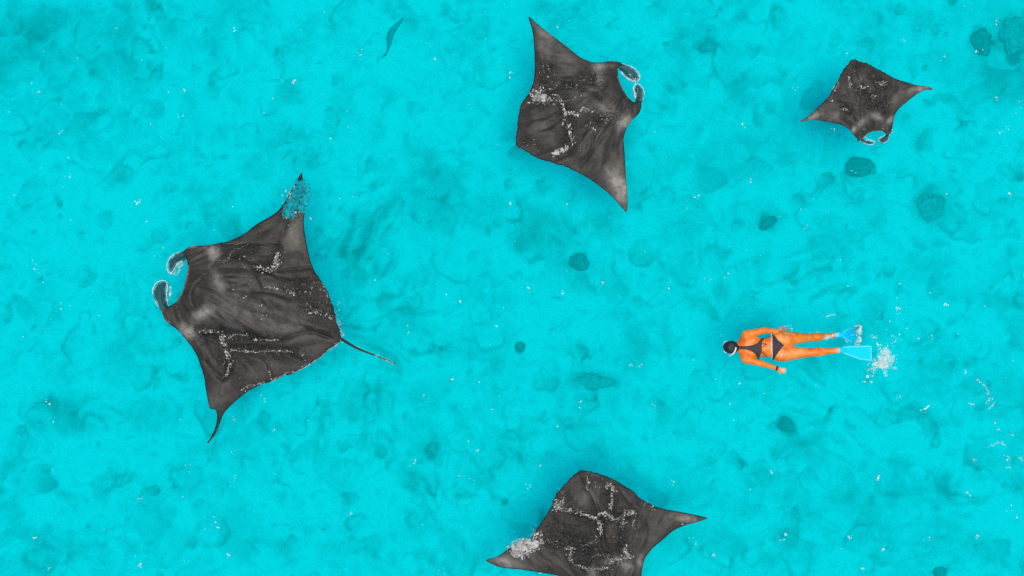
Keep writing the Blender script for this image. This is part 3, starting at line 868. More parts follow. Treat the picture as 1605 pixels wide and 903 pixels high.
build_manta(dict(
    seed=300, outline=M1_OUT, nose=(289, 441), tail=(532, 527), grid=0.02,
    label='largest manta ray, with long thin tail and one wing tip under water',
    bends=[(462, 312, 26, -0.10), (470, 276, 9, 0.07), (333, 668, 30, -0.10), (262, 470, 30, -0.01)],
    creases=[(zz(Z1, (880, 370), (850, 460), (835, 550), (800, 600)), 2.6, .55), (zz(Z1, (430, 640), (490, 575), (560, 585), (640, 600), (760, 670), (900, 660), (1030, 645)), 2.0, .8),
             (zz(Z1, (690, 640), (800, 690), (900, 730), (1070, 712)), 1.6, .8), (zz(Z1, (690, 790), (790, 800), (900, 835)), 3.0, .75), (zz(Z1, (600, 640), (680, 690), (720, 770)), 1.6, .4),
             (zz(Z1b, (330, 175), (390, 215), (500, 195), (640, 200), (740, 235), (830, 238), (960, 200), (1040, 190), (1130, 225)), 2.0, .85),
             (zz(Z1b, (540, 280), (660, 275), (800, 285), (950, 300)), 1.6, .7), (zz(Z1b, (390, 370), (440, 430), (500, 475), (520, 420)), 2.4, .75), (zz(Z1b, (690, 330), (750, 360), (780, 430), (790, 480)), 1.3, .6),
             (zz(Z1b, (960, 150), (1060, 200), (1150, 230)), 2.2, .6), (zz(Z1b, (860, 310), (960, 360), (1000, 390)), 1.3, .6), (zz(Z1, (400, 690), (320, 760), (305, 830), (330, 900)), 0.8, .55),
             (zz(Z1, (290, 590), (360, 545), (420, 520)), 1.0, .6), (zz(Z1, (480, 510), (600, 505), (740, 505), (840, 525)), 1.1, .6), (zz(Z1b, (740, 0), (790, 60), (800, 120), (850, 145)), 1.0, .4), (zz(Z1b, (380, 220), (390, 250), (360, 260)), 2.2, .6)],
    pale=[(*Z1(435, 560), 8, 1.6, -60, .95), (*Z1(465, 715), 7, 2.6, -62, .5), (*Z1b(375, 80), 8, 2.2, 30, .85), (*Z1b(285, 190), 9, 1.5, -40, .85), (*Z1(930, 420), 12, 3, 75, .28), (*Z1b(440, 620), 14, 1.6, 60, .25), (*Z1(560, 860), 18, 2, 0, .18),
          (*Z1b(860, 160), 16, 3, -15, .16), (*Z1b(620, 60), 16, 2.4, -15, .2)],
    rims=[(zz(Z1, (285, 640), (278, 700), (250, 790), (215, 850)), 1.5, .95), (zz(Z1b, (120, 60), (140, 120), (170, 140)), 1.8, .8), (zz(Z1, (275, 528), (330, 517)), 1.8, .8)],
    crinkle=[(zz(Z1, (560, 580), (680, 540)), 12, 1.0), (zz(Z1, (700, 650), (820, 620), (825, 560)), 12, .9), (zz(Z1, (880, 330), (940, 220), (960, 130)), 12, 1.0), (zz(Z1, (960, 770), (1080, 740), (1120, 860)), 20, .9),
             (zz(Z1b, (1000, 20), (1160, 120)), 16, .9), (zz(Z1b, (360, 185), (500, 240), (540, 420)), 14, 1.0), (zz(Z1b, (520, 215), (830, 240)), 12, .9), (zz(Z1b, (540, 300), (900, 310), (1000, 370)), 14, .8), (zz(Z1b, (650, 530), (800, 470), (1000, 400)), 14, .6)],
    cephalic=[dict(outline=[(293, 404), (291, 395), (283, 394.5), (272.5, 398.2), (264.9, 406.0), (261.2, 416.5), (263.2, 424.9), (267.4, 428.5), (272.5, 423.2), (279.2, 414.4), (287.3, 410.4)], root=(291, 398), inner=[(268, 428), (279, 414), (288, 409)]),
              dict(outline=[(254, 490), (247.5, 479), (240.8, 468), (239.1, 456.4), (243.3, 445.6), (251.6, 440.1), (259.9, 441.5), (262.4, 448.1), (260.7, 458.1), (261.7, 469.7), (264.6, 480.7), (262, 487)], root=(257, 486), inner=[(262, 447), (260.5, 460), (262, 474)])],
    eyes=[(300, 389), (262, 503)], tail_line=[(528, 526), (536, 532), (560, 546), (590, 558), (612, 567), (619, 570)],
    foam=[(zz(Z1, (480, 600), (530, 580), (580, 530), (640, 515)), 34, 4, 0.9, MID), (zz(Z1, (550, 610), (600, 600), (660, 570), (690, 545)), 34, 5, 0.9, MID), (zz(Z1, (690, 640), (760, 665), (820, 640), (830, 590)), 60, 3.2, 1.15, HI), (zz(Z1, (805, 620), (825, 560)), 30, 1.6, 1.3, HI),  # foam and shaped sun glints
          (zz(Z1, (740, 765), (800, 765), (860, 780), (930, 805)), 26, 2, 1.0, HI), (zz(Z1, (960, 780), (1050, 750), (1080, 800), (1090, 850)), 48, 6, 1.0, MID), (zz(Z1, (1070, 730), (1110, 770), (1135, 850)), 22, 1.6, 0.8, MID), (zz(Z1, (400, 755), (570, 790), (740, 880), (640, 700)), 9, 2, 1.0, HI),
          (zz(Z1b, (1000, 35), (1030, 70), (1090, 80), (1160, 120)), 30, 2.5, 1.1, HI), (zz(Z1b, (1060, 20), (1140, 60), (1185, 160)), 30, 5, 0.9, MID), (zz(Z1b, (730, 40), (730, 110), (770, 80)), 9, 1.5, 1.1, HI),
          (zz(Z1b, (360, 190), (420, 190), (480, 195)), 24, 1.8, 1.1, HI), (zz(Z1b, (490, 210), (500, 270), (520, 330), (550, 350)), 60, 2.6, 1.3, HI), (zz(Z1b, (545, 370), (530, 420), (515, 455)), 22, 1.6, 1.1, HI), (zz(Z1b, (480, 430), (510, 350)), 16, 4, 0.8, MID),
          (zz(Z1b, (520, 230), (600, 205), (650, 215)), 28, 2.2, 0.9, HI), (zz(Z1b, (680, 240), (760, 240), (830, 240)), 24, 0.9, 1.0, HI), (zz(Z1b, (540, 300), (640, 310), (760, 305), (850, 310), (920, 310)), 34, 1.8, 0.9, HI), (zz(Z1b, (960, 300), (975, 350), (1000, 385)), 14, 3, 1.0, MID),
          (zz(Z1b, (770, 430), (785, 485)), 10, 0.9, 1.0, HI), (zz(Z1b, (600, 540), (700, 505), (790, 485), (870, 440), (1000, 395), (1120, 310), (1185, 260)), 46, 1.3, 0.8, HI), (zz(Z1b, (560, 490), (640, 450), (860, 430)), 16, 8, 0.8, MID), (zz(Z1b, (380, 280), (480, 270), (420, 330)), 14, 7, 0.7, MID),
          (zz(Z1b, (1190, 235), (1280, 275), (1420, 335), (1520, 380)), 40, 1.1, 0.8, HI), (zz(Z1b, (1190, 20), (1180, 90), (1205, 170), (1215, 230)), 14, 2.0, 0.9, HI), (zz(Z1, (205, 690), (235, 670), (250, 620), (215, 660)), 22, 1.6, 1.0, (0.5, 0.8)), (zz(Z1, (175, 760), (180, 800), (165, 850)), 16, 1.2, 1.0, (0.5, 0.8)),
          (zz(Z1, (870, 350), (900, 330), (970, 300)), 22, 2.0, 1.0, HI), (zz(Z1, (862, 285), (880, 320)), 10, 1.2, 1.0, HI), (zz(Z1, (900, 180), (890, 240), (930, 170)), 22, 3, 0.9, HI)],
    ripple_flecks=[(zz(Z1, (880, 340), (900, 270), (940, 200), (955, 140)), 260, 5.0, 1.5, (0.35, 0.9), (0.05, 0.60, 0.66)), (zz(Z1, (960, 300), (990, 220), (985, 150)), 170, 2.8, 1.5, (0.5, 0.95), (0.02, 0.62, 0.68)), (zz(Z1, (900, 300), (950, 180)), 70, 5, 0.9, (0.7, 1.0), (0.5, 0.8, 0.85)), (zz(Z1, (920, 300), (960, 200)), 120, 5, 1.3, (0.05, 0.3), (0.1, 0.55, 0.6))],  # cyan flecks shaped to stand for bright rippled water over the wing tip
    films=[(zz(Z1, (885, 325), (910, 260), (945, 190), (960, 140)), 90, 4.2, 3.0, 0.42, (0.7, 1.0), (0.0, 0.50, 0.56)), (zz(Z1, (970, 300), (992, 220), (988, 150)), 60, 2.4, 2.6, 0.5, (0.8, 1.0), (0.0, 0.54, 0.60))],  # see-through cyan blobs standing for the rippled water there
    fleck_label='white foam and sun glints shaped as flecks over the back of the largest manta'))

M2_OUT = zz(Z2, (132, 45), (150, 110), (157, 200), (158, 280), (148, 340), (125, 385), (100, 420), (88, 470), (82, 530), (80, 596), (110, 615), (170, 650), (240, 672), (310, 695), (370, 725), (430, 765), (490, 815),
            (530, 860), (552, 882), (558, 850), (556, 790), (550, 720), (545, 640), (540, 570), (550, 530), (575, 490), (605, 460), (617, 430), (611, 406), (585, 410), (560, 390), (535, 350), (518, 305), (516, 265),
            (532, 247), (520, 238), (490, 234), (440, 240), (400, 238), (350, 215), (300, 175), (240, 130), (190, 90), (150, 55))
build_manta(dict(
    seed=400, outline=M2_OUT, nose=(974, 131), tail=(810, 228), grid=0.018,
    label='dark manta ray at the top edge, mouth turned toward the smallest manta',
    bends=[(833, 36, 22, -0.06), (980, 322, 20, -0.03), (1000, 140, 30, -0.01)],
    creases=[(zz(Z2, (230, 310), (320, 340), (400, 370), (440, 385)), 1.5, .75), (zz(Z2, (270, 420), (285, 470), (290, 520)), 1.6, .6), (zz(Z2, (440, 480), (410, 560), (400, 620), (350, 690)), 1.5, .65), (zz(Z2, (470, 520), (420, 600), (380, 650)), 1.2, .5),
             (zz(Z2, (390, 500), (350, 580), (310, 640), (250, 670)), 1.6, .65), (zz(Z2, (230, 620), (180, 640), (160, 645)), 1.5, .6), (zz(Z2, (120, 560), (180, 540), (260, 530)), 1.3, .4), (zz(Z2, (150, 345), (125, 385)), 1.8, .8), (zz(Z2, (410, 370), (440, 400), (480, 440)), 1.0, .55),
             (zz(Z2, (160, 230), (200, 260), (240, 250)), 2.2, .6), (zz(Z2, (100, 500), (200, 480), (280, 500)), 1.0, .3)],
    pale=[(*Z2(435, 262), 7, 1.6, 0, .9), (*Z2(470, 445), 8, 2.2, -25, .5), (*Z2(545, 495), 8, 1.6, 40, .85), (*Z2(195, 110), 9, 2.2, -50, .55), (*Z2(525, 775), 13, 2.0, -70, 1.0), (*Z2(440, 320), 6, 2.4, 80, .45), (*Z2(415, 360), 6, 1.8, 20, .35), (*Z2(200, 170), 10, 2.5, -70, .25), (*Z2(180, 520), 7, 3, 20, .15), (*Z2(300, 210), 20, 2, -30, .12)],
    rims=[(zz(Z2, (516, 300), (535, 350), (562, 392)), 1.1, .9), (zz(Z2, (480, 233), (510, 236)), 1.2, .7)],
    crinkle=[(zz(Z2, (200, 290), (190, 400)), 18, 1.0), (zz(Z2, (380, 310), (430, 310), (430, 350)), 14, 1.0), (zz(Z2, (290, 340), (400, 320)), 10, .8), (zz(Z2, (430, 480), (490, 480)), 14, 1.0), (zz(Z2, (280, 400), (310, 520), (300, 600)), 14, .9), (zz(Z2, (110, 580), (230, 650)), 12, .6), (zz(Z2, (180, 250), (220, 270)), 14, 1.0)],
    cephalic=[dict(outline=[(969, 105), (976.5, 100), (987.6, 103.3), (996.5, 109.4), (1002, 116.5), (1002, 123.2), (998.7, 127.6), (992, 128.2), (984.3, 124.3), (978.8, 118.8), (973.2, 111.8)], root=(971, 102), inner=[(974, 113), (985, 124), (997, 128)]),
              dict(outline=[(997.5, 162.2), (994.8, 152.7), (992.6, 140.7), (995.4, 133.2), (1000.9, 131.5), (1006.4, 136.5), (1009.5, 144.2), (1009.2, 153.1), (1005.4, 162)], root=(1001, 162), inner=[(996, 133), (993, 142), (996, 155)])],
    eyes=[(965, 99), (1001, 172)],
    foam=[(zz(Z2, (150, 385), (190, 395), (235, 400)), 70, 5, 1.2, HI), (zz(Z2, (170, 340), (200, 370), (160, 410)), 44, 5, 1.1, HI), (zz(Z2, (190, 275), (230, 290), (245, 330)), 50, 8, 0.8, MID), (zz(Z2, (360, 320), (420, 295), (425, 340)), 46, 6, 0.75, MID), (zz(Z2, (290, 345), (340, 345), (380, 310)), 34, 3.5, 0.8, MID),  # foam and shaped sun glints
          (zz(Z2, (250, 385), (280, 420), (290, 470), (280, 500)), 44, 2.2, 1.1, HI), (zz(Z2, (290, 460), (330, 460), (345, 470)), 24, 1.6, 1.1, HI), (zz(Z2, (350, 440), (390, 440), (410, 450)), 24, 2.2, 1.1, HI), (zz(Z2, (300, 500), (310, 540), (325, 590)), 44, 2.4, 1.1, HI), (zz(Z2, (240, 635), (280, 620), (300, 600)), 44, 2.0, 1.3, HI),
          (zz(Z2, (380, 520), (400, 500), (415, 540)), 18, 2, 0.9, HI), (zz(Z2, (430, 460), (480, 470), (500, 490), (440, 490)), 46, 4, 0.75, MID), (zz(Z2, (100, 545), (130, 590), (230, 590)), 26, 7, 0.8, MID), (zz(Z2, (240, 645), (300, 690)), 12, 2, 0.8, MID), (zz(Z2, (270, 400), (320, 400), (380, 375)), 18, 2.5, 0.8, MID), (zz(Z2, (320, 620), (350, 630), (420, 560)), 10, 5, 0.8, MID),
          (zz(Z2, (560, 290), (590, 320), (600, 300)), 16, 1.2, 0.9, HI), (zz(Z2, (585, 350), (590, 400), (600, 345)), 14, 1.0, 0.8, HI)],
    films=[(zz(Z2, (155, 390), (195, 392), (230, 400)), 30, 3.0, 2.0, 0.3, (0.6, 0.9), (1.0, 0.98, 0.92)), (zz(Z2, (245, 632), (295, 605)), 16, 1.4, 1.6, 0.35, (0.6, 0.9), (1.0, 0.98, 0.92))],
    fleck_label='white foam and sun glints shaped as flecks over the back of the dark upper manta'))

M3_OUT = zz(Z3, (560, 70), (610, 90), (690, 115), (760, 155), (850, 205), (940, 250), (1010, 272), (1090, 297), (1150, 306), (1210, 312), (1260, 338), (1190, 345), (1140, 365), (1080, 405), (1020, 455), (960, 505), (920, 560), (905, 620), (893, 690),
            (872, 742), (850, 750), (838, 730), (800, 708), (730, 712), (670, 735), (638, 772), (612, 797), (560, 750), (520, 700), (460, 660), (370, 635), (270, 617), (170, 612), (70, 628), (130, 590), (190, 540), (260, 475), (320, 415), (370, 340), (410, 270), (440, 200), (480, 140), (530, 85))
build_manta(dict(
    seed=500, outline=M3_OUT, nose=(1370, 207), tail=(1341, 94), grid=0.014, step=0.012,
    label='smallest manta ray, swimming mouth-down in the top corner',
    bends=[(1258, 189, 12, -0.04), (1458, 139, 12, -0.04)],
    creases=[(zz(Z3, (570, 100), (575, 180), (600, 250), (640, 290)), 1.1, .7), (zz(Z3, (490, 200), (500, 260), (560, 310)), 1.0, .6), (zz(Z3, (610, 380), (610, 470), (600, 570)), 1.0, .7), (zz(Z3, (940, 250), (930, 330), (880, 420)), 1.3, .6), (zz(Z3, (430, 580), (480, 640), (530, 690)), 1.2, .7), (zz(Z3, (1000, 330), (1060, 310), (1095, 300)), 1.4, .7),
             (zz(Z3, (360, 420), (440, 460), (560, 470)), 1.0, .5), (zz(Z3, (230, 510), (270, 550), (250, 600)), 2.2, .5), (zz(Z3, (840, 420), (840, 500), (820, 570)), 1.2, .7), (zz(Z3, (680, 180), (720, 260), (760, 330)), 1.0, .5), (zz(Z3, (520, 480), (540, 560), (560, 620)), 1.0, .45)],
    pale=[(*Z3(195, 580), 6, 2.2, 25, .75), (*Z3(1160, 330), 5.5, 2.4, 12, .75), (*Z3(770, 585), 4.5, 2.4, -25, .75), (*Z3(872, 610), 3.8, 1.6, 70, .95), (*Z3(625, 630), 4.5, 2.0, 50, .6), (*Z3(552, 695), 4, 1.8, 60, .8), (*Z3(1080, 340), 6, 2, 25, .35), (*Z3(380, 570), 6, 1.8, 0, .25), (*Z3(620, 240), 4, 2, 60, .2), (*Z3(900, 440), 8, 2, 40, .2)],
    rims=[(zz(Z3, (640, 770), (680, 730), (740, 708), (810, 708)), 0.7, .8)],
    crinkle=[(zz(Z3, (700, 460), (800, 480)), 14, 1.0), (zz(Z3, (740, 220), (830, 290)), 12, 1.0), (zz(Z3, (500, 130), (680, 120)), 9, .8), (zz(Z3, (400, 300), (380, 350)), 8, 1.0), (zz(Z3, (470, 500), (500, 540)), 8, .9), (zz(Z3, (600, 340), (720, 400)), 9, .9), (zz(Z3, (850, 420), (850, 560)), 8, .9)],
    cephalic=[dict(outline=zz(Z3, (640, 770), (606, 792), (630, 806), (680, 828), (720, 826), (738, 803), (705, 790), (660, 788)), root=Z3(625, 790), inner=zz(Z3, (660, 788), (705, 790), (736, 800))),
              dict(outline=zz(Z3, (842, 738), (872, 742), (858, 790), (812, 817), (775, 792), (785, 768), (815, 758)), root=Z3(855, 748), inner=zz(Z3, (780, 775), (800, 760), (835, 742)))],
    eyes=[Z3(598, 788), Z3(886, 708)],
    foam=[(zz(Z3, (510, 240), (520, 280), (515, 330)), 26, 1.3, 0.75, HI), (zz(Z3, (590, 320), (620, 325), (670, 318)), 26, 1.3, 0.75, HI), (zz(Z3, (455, 375), (520, 350), (580, 340)), 18, 0.8, 0.55, MID), (zz(Z3, (770, 280), (800, 310), (830, 290), (800, 270)), 30, 2.0, 0.75, HI), (zz(Z3, (830, 270), (870, 290)), 14, 2.0, 0.55, MID), (zz(Z3, (735, 230), (750, 260), (760, 290)), 10, 1.2, 0.5, MID),  # foam and shaped sun glints
          (zz(Z3, (370, 350), (400, 320), (420, 280)), 30, 2.0, 0.7, HI), (zz(Z3, (710, 395), (740, 395), (735, 420)), 16, 0.8, 0.65, HI), (zz(Z3, (445, 515), (475, 510), (505, 525)), 20, 1.2, 0.65, HI), (zz(Z3, (610, 340), (615, 400), (630, 440)), 18, 1.2, 0.55, MID), (zz(Z3, (680, 340), (740, 470), (840, 490)), 30, 5, 0.5, MID), (zz(Z3, (540, 85), (620, 95), (680, 110)), 14, 1.0, 0.55, MID), (zz(Z3, (490, 150), (540, 130)), 12, 2.5, 0.5, MID),
          ([Z3(357, 440)], 3, 0.6, 0.9, HI), ([Z3(640, 693)], 3, 0.4, 0.7, HI), ([Z3(812, 688)], 3, 0.5, 0.8, HI), (zz(Z3, (885, 690), (897, 715)), 6, 0.6, 0.6, HI), (zz(Z3, (640, 740), (700, 788), (740, 790)), 8, 1, 0.55, HI), (zz(Z3, (770, 790), (790, 760)), 8, .8, 0.6, HI), (zz(Z3, (820, 560), (850, 440)), 14, 2.5, 0.5, MID), (zz(Z3, (640, 180), (660, 260), (560, 200)), 10, 4, 0.45, MID)],
    fleck_label='white foam and sun glints shaped as flecks over the back of the smallest manta'))

M4_OUT = zz(Z4, (690, 78), (780, 88), (870, 115), (950, 155), (1040, 210), (1100, 265), (1200, 320), (1300, 345), (1400, 362), (1480, 380), (1560, 402), (1480, 430), (1400, 450), (1320, 490), (1250, 550), (1180, 610), (1135, 670), (1115, 740), (1108, 794)) + \
    [(1001, 922), (992, 936), (980, 930), (962, 921), (938, 922), (916, 931), (906, 942), (893, 925), (884, 911)] + \
    zz(Z4, (540, 792), (450, 775), (300, 752), (150, 735), (50, 690), (130, 660), (210, 605), (290, 560), (350, 545), (390, 480), (440, 410), (490, 330), (525, 240), (580, 180), (640, 115))
build_manta(dict(
    seed=600, outline=M4_OUT, nose=(949, 922), tail=(912, 739), grid=0.018,
    label='manta ray cut by the bottom edge, white foam across one wing',
    bends=[(768, 880, 16, -0.05), (1103, 812, 16, -0.05)],
    creases=[(zz(Z4, (690, 120), (720, 190), (770, 250), (810, 350)), 1.6, .7), (zz(Z4, (590, 220), (640, 280), (680, 330)), 1.3, .5), (zz(Z4, (480, 380), (560, 440), (680, 460), (790, 430)), 1.4, .55), (zz(Z4, (500, 580), (560, 590), (600, 640), (620, 690)), 2.4, .7), (zz(Z4, (580, 500), (680, 530), (790, 520)), 1.6, .55), (zz(Z4, (830, 400), (850, 500), (870, 580)), 2.0, .7),
             (zz(Z4, (960, 490), (970, 560), (950, 620)), 2.0, .6), (zz(Z4, (1080, 380), (1150, 430), (1170, 500)), 4.0, .5), (zz(Z4, (380, 530), (440, 570), (520, 600)), 2.4, .8), (zz(Z4, (960, 200), (1000, 260), (1060, 330)), 1.5, .5), (zz(Z4, (850, 150), (880, 250), (890, 330)), 1.4, .5), (zz(Z4, (700, 580), (740, 590), (780, 620)), 2.4, .7)],
    pale=[(*Z4(165, 690), 8, 2.2, -15, .75), (*Z4(1420, 402), 7, 2.8, -8, .6), (*Z4(1000, 720), 7, 1.8, -20, .6), (*Z4(1095, 690), 5, 2.2, 80, .6), (*Z4(780, 770), 6, 1.6, 70, .55), (*Z4(240, 710), 8, 2, -10, .3), (*Z4(720, 270), 10, 2, 50, .18), (*Z4(900, 690), 8, 2, 20, .25)],
    rims=[([(906, 940), (930, 923), (962, 921), (985, 932)], 1.2, .8)],
    crinkle=[(zz(Z4, (560, 200), (530, 320)), 16, 1.0), (zz(Z4, (480, 480), (600, 540)), 22, .9), (zz(Z4, (640, 360), (800, 400), (1030, 370)), 14, 1.0), (zz(Z4, (820, 420), (830, 560)), 14, 1.0), (zz(Z4, (900, 180), (900, 340)), 14, 1.0), (zz(Z4, (700, 590), (850, 650), (950, 600)), 26, .9), (zz(Z4, (640, 690), (830, 745), (950, 690)), 12, .9), (zz(Z4, (720, 110), (860, 130)), 12, .9), (zz(Z4, (960, 460), (1000, 630)), 12, .9)],
    cephalic=[dict(outline=[(904, 938), (897, 945), (903, 955), (915, 962), (926, 960), (930, 953), (922, 948), (912, 942)], root=(904, 942), inner=[(930, 953), (920, 947), (911, 941)]),
              dict(outline=[(984, 929), (994, 937), (993, 950), (983, 959), (971, 957), (968, 949), (975, 942), (981, 937)], root=(990, 937), inner=[(969, 950), (975, 942), (982, 935)])],
    eyes=[(896, 930), (1000, 926)],
    foam=[(zz(Z4, (230, 610), (290, 580), (340, 560)), 120, 5, 1.5, HI), (zz(Z4, (250, 650), (310, 640), (380, 580), (410, 560)), 110, 4.5, 1.3, HI), (zz(Z4, (370, 530), (400, 500), (430, 560)), 40, 4, 1.0, HI), (zz(Z4, (430, 540), (500, 560), (580, 600)), 26, 4, 0.7, MID),  # foam and shaped sun glints
          (zz(Z4, (510, 320), (550, 300), (570, 280)), 44, 3.2, 1.1, HI), (zz(Z4, (560, 215), (590, 230), (570, 260)), 24, 3.5, 0.8, MID), (zz(Z4, (540, 340), (610, 345), (680, 350), (720, 370)), 40, 2.2, 0.95, HI), (zz(Z4, (710, 370), (760, 385), (800, 405)), 34, 1.3, 1.1, HI), (zz(Z4, (810, 375), (860, 365), (910, 400)), 40, 1.7, 1.15, HI), (zz(Z4, (825, 410), (825, 460), (830, 510)), 36, 1.8, 1.05, HI),
          (zz(Z4, (865, 190), (890, 170), (925, 205), (915, 220)), 40, 1.8, 1.15, HI), (zz(Z4, (905, 230), (905, 290), (895, 350)), 32, 1.6, 1.1, HI), (zz(Z4, (740, 120), (745, 160), (735, 205)), 18, 0.9, 0.9, HI), (zz(Z4, (790, 140), (810, 210), (840, 120)), 16, 2.5, 0.7, MID), (zz(Z4, (980, 385), (1030, 355), (1065, 370)), 36, 2.2, 1.1, HI), (zz(Z4, (910, 410), (960, 400), (990, 425), (960, 480)), 28, 1.8, 0.9, HI), (zz(Z4, (1050, 410), (1050, 460)), 12, 1.4, 0.8, HI),
          (zz(Z4, (985, 600), (1005, 630), (1030, 660)), 50, 2.4, 1.2, HI), (zz(Z4, (970, 520), (965, 570)), 16, 1.2, 0.8, MID), (zz(Z4, (600, 600), (630, 610), (620, 660), (640, 700)), 40, 2.5, 0.95, HI), (zz(Z4, (660, 710), (740, 740), (830, 742), (900, 735)), 44, 1.6, 0.9, HI), (zz(Z4, (880, 695), (930, 680), (1000, 670)), 40, 2.2, 0.9, HI), (zz(Z4, (700, 590), (740, 570), (830, 550)), 44, 4, 0.8, MID),
          (zz(Z4, (780, 650), (850, 660), (920, 640)), 34, 4, 0.7, MID), (zz(Z4, (1130, 300), (1190, 340), (1200, 350)), 12, 2.5, 0.9, HI), (zz(Z4, (500, 500), (560, 530)), 20, 8, 0.6, MID), ([Z4(655, 268)], 3, 0.4, 0.8, HI), ([Z4(790, 270)], 3, 0.4, 0.7, HI), (zz(Z4, (940, 600), (1100, 490), (1200, 440)), 10, 6, 0.6, MID)],
    films=[(zz(Z4, (230, 615), (290, 585), (345, 560), (400, 570)), 44, 3.4, 1.9, 0.34, (0.7, 0.95), (1.0, 0.98, 0.92)), (zz(Z4, (255, 650), (320, 630), (385, 580)), 40, 3.4, 1.7, 0.34, (0.7, 0.95), (1.0, 0.98, 0.92))],
    fleck_label='white foam, sun glints shaped as flecks and a broken crest over the bottom manta'))

# ------------------------------------------------------------------ the swimmer
PX0, PY0 = ZP(490, 270)
OX, OY = W(PX0, PY0)
def B(zx, zy):
    return ((zx - 490) / 5.016 / PPM, -(zy - 270) / 5.016 / PPM)

class SDF:
    def __init__(s, lo, hi, h):
        s.h = h; s.lo = np.array(lo, float)
        n = np.ceil((np.array(hi) - s.lo) / h).astype(int) + 1
        s.ax = [s.lo[i] + h * np.arange(n[i]) for i in range(3)]
        s.f = np.full(n, 0.5)
    def _sub(s, lo, hi):
        sl = []
        for i in range(3):
            a = max(0, int(np.floor((lo[i] - s.lo[i]) / s.h))); b = min(len(s.ax[i]), int(np.ceil((hi[i] - s.lo[i]) / s.h)) + 1)
            sl.append(slice(a, b))
        X, Y, Z = np.meshgrid(*[s.ax[i][sl[i]] for i in range(3)], indexing='ij')
        return tuple(sl), X, Y, Z
    def _join(s, sl, d, k, cut=False):
        a = s.f[sl]
        if cut:
            h = np.clip(0.5 - 0.5 * (a + d) / k, 0, 1)
            s.f[sl] = a * (1 - h) + (-d) * h + k * h * (1 - h)
        else:
            h = np.clip(0.5 + 0.5 * (a - d) / k, 0, 1)
            s.f[sl] = a * (1 - h) + d * h - k * h * (1 - h)
    def cone(s, a, b, ra, rb, k=0.03, flat=1.0):
        a, b = np.array(a, float), np.array(b, float); m = max(ra, rb) + 3 * k + 0.02
        sl, X, Y, Z = s._sub(np.minimum(a, b) - m, np.maximum(a, b) + m)
        d = b - a; t = np.clip(((X - a[0]) * d[0] + (Y - a[1]) * d[1] + (Z - a[2]) * d[2]) / (d @ d), 0, 1)
        q = np.sqrt((X - a[0] - t * d[0]) ** 2 + (Y - a[1] - t * d[1]) ** 2 + ((Z - a[2] - t * d[2]) / flat) ** 2) - (ra + (rb - ra) * t)
        s._join(sl, q, k)
    def ell(s, c, r, k=0.03, turn=0.0, cut=False):
        c, r = np.array(c, float), np.array(r, float); m = max(r) + 3 * k + 0.02
        sl, X, Y, Z = s._sub(c - m, c + m)
        x, y, z = X - c[0], Y - c[1], Z - c[2]
        if turn: x, y = x * math.cos(turn) + y * math.sin(turn), -x * math.sin(turn) + y * math.cos(turn)
        k0 = np.sqrt((x / r[0]) ** 2 + (y / r[1]) ** 2 + (z / r[2]) ** 2)
        k1 = np.sqrt((x / r[0] ** 2) ** 2 + (y / r[1] ** 2) ** 2 + (z / r[2] ** 2) ** 2) + 1e-9
        s._join(sl, k0 * (k0 - 1) / k1, k, cut)
    def mesh(s):
        """surface nets"""
        f = s.f; neg = f < 0
        cnt = np.zeros(tuple(n - 1 for n in f.shape)); pos = np.zeros(cnt.shape + (3,))
        c8 = [(i, j, k) for i in (0, 1) for j in (0, 1) for k in (0, 1)]
        sub = lambda A, o: A[o[0]:A.shape[0] - 1 + o[0], o[1]:A.shape[1] - 1 + o[1], o[2]:A.shape[2] - 1 + o[2]]
        for p in c8:
            for axis in range(3):
                if p[axis]: continue
                q = list(p); q[axis] = 1; q = tuple(q)
                fa, fb = sub(f, p), sub(f, q)
                x = (fa < 0) != (fb < 0)
                t = np.where(x, fa / np.where(x, fa - fb, 1), 0)
                cnt += x
                for e in range(3):
                    pos[..., e] += np.where(x, p[e] + (t if e == axis else 0), 0)
        act = cnt > 0
        idx = -np.ones(cnt.shape, int); idx[act] = np.arange(act.sum())
        I = np.argwhere(act)
        V = s.lo + s.h * (I + pos[act] / cnt[act][:, None])
        Fs = []
        for axis in range(3):
            o = [0, 0, 0]; o[axis] = 1
            a = neg[:-1, :-1, :-1]; b = sub(neg, tuple(o))
            E = np.argwhere(a != b)
            E = E[(E[:, (axis + 1) % 3] > 0) & (E[:, (axis + 2) % 3] > 0)]
            u, v = np.zeros(3, int), np.zeros(3, int); u[(axis + 1) % 3] = 1; v[(axis + 2) % 3] = 1
            g = lambda P: idx[P[:, 0], P[:, 1], P[:, 2]]
            Q = np.stack([g(E - u - v), g(E - v), g(E), g(E - u)], 1)
            fl = ~a[E[:, 0], E[:, 1], E[:, 2]]
            Q[fl] = Q[fl][:, ::-1]
            Fs.append(Q)
        return V, np.vstack(Fs)

def smooth_mesh(V, F, it=2):
    V = V.copy()
    for _ in range(it):
        S = np.zeros_like(V); n = np.zeros(len(V))
        for a, b in ((0, 1), (1, 2), (2, 3), (3, 0)):
            np.add.at(S, F[:, a], V[F[:, b]]); np.add.at(S, F[:, b], V[F[:, a]])
            np.add.at(n, F[:, a], 1); np.add.at(n, F[:, b], 1)
        V = 0.5 * V + 0.5 * S / n[:, None]
    return V

def P3(zx, zy, z):
    x, y = B(zx, zy)
    return (x, y, z)

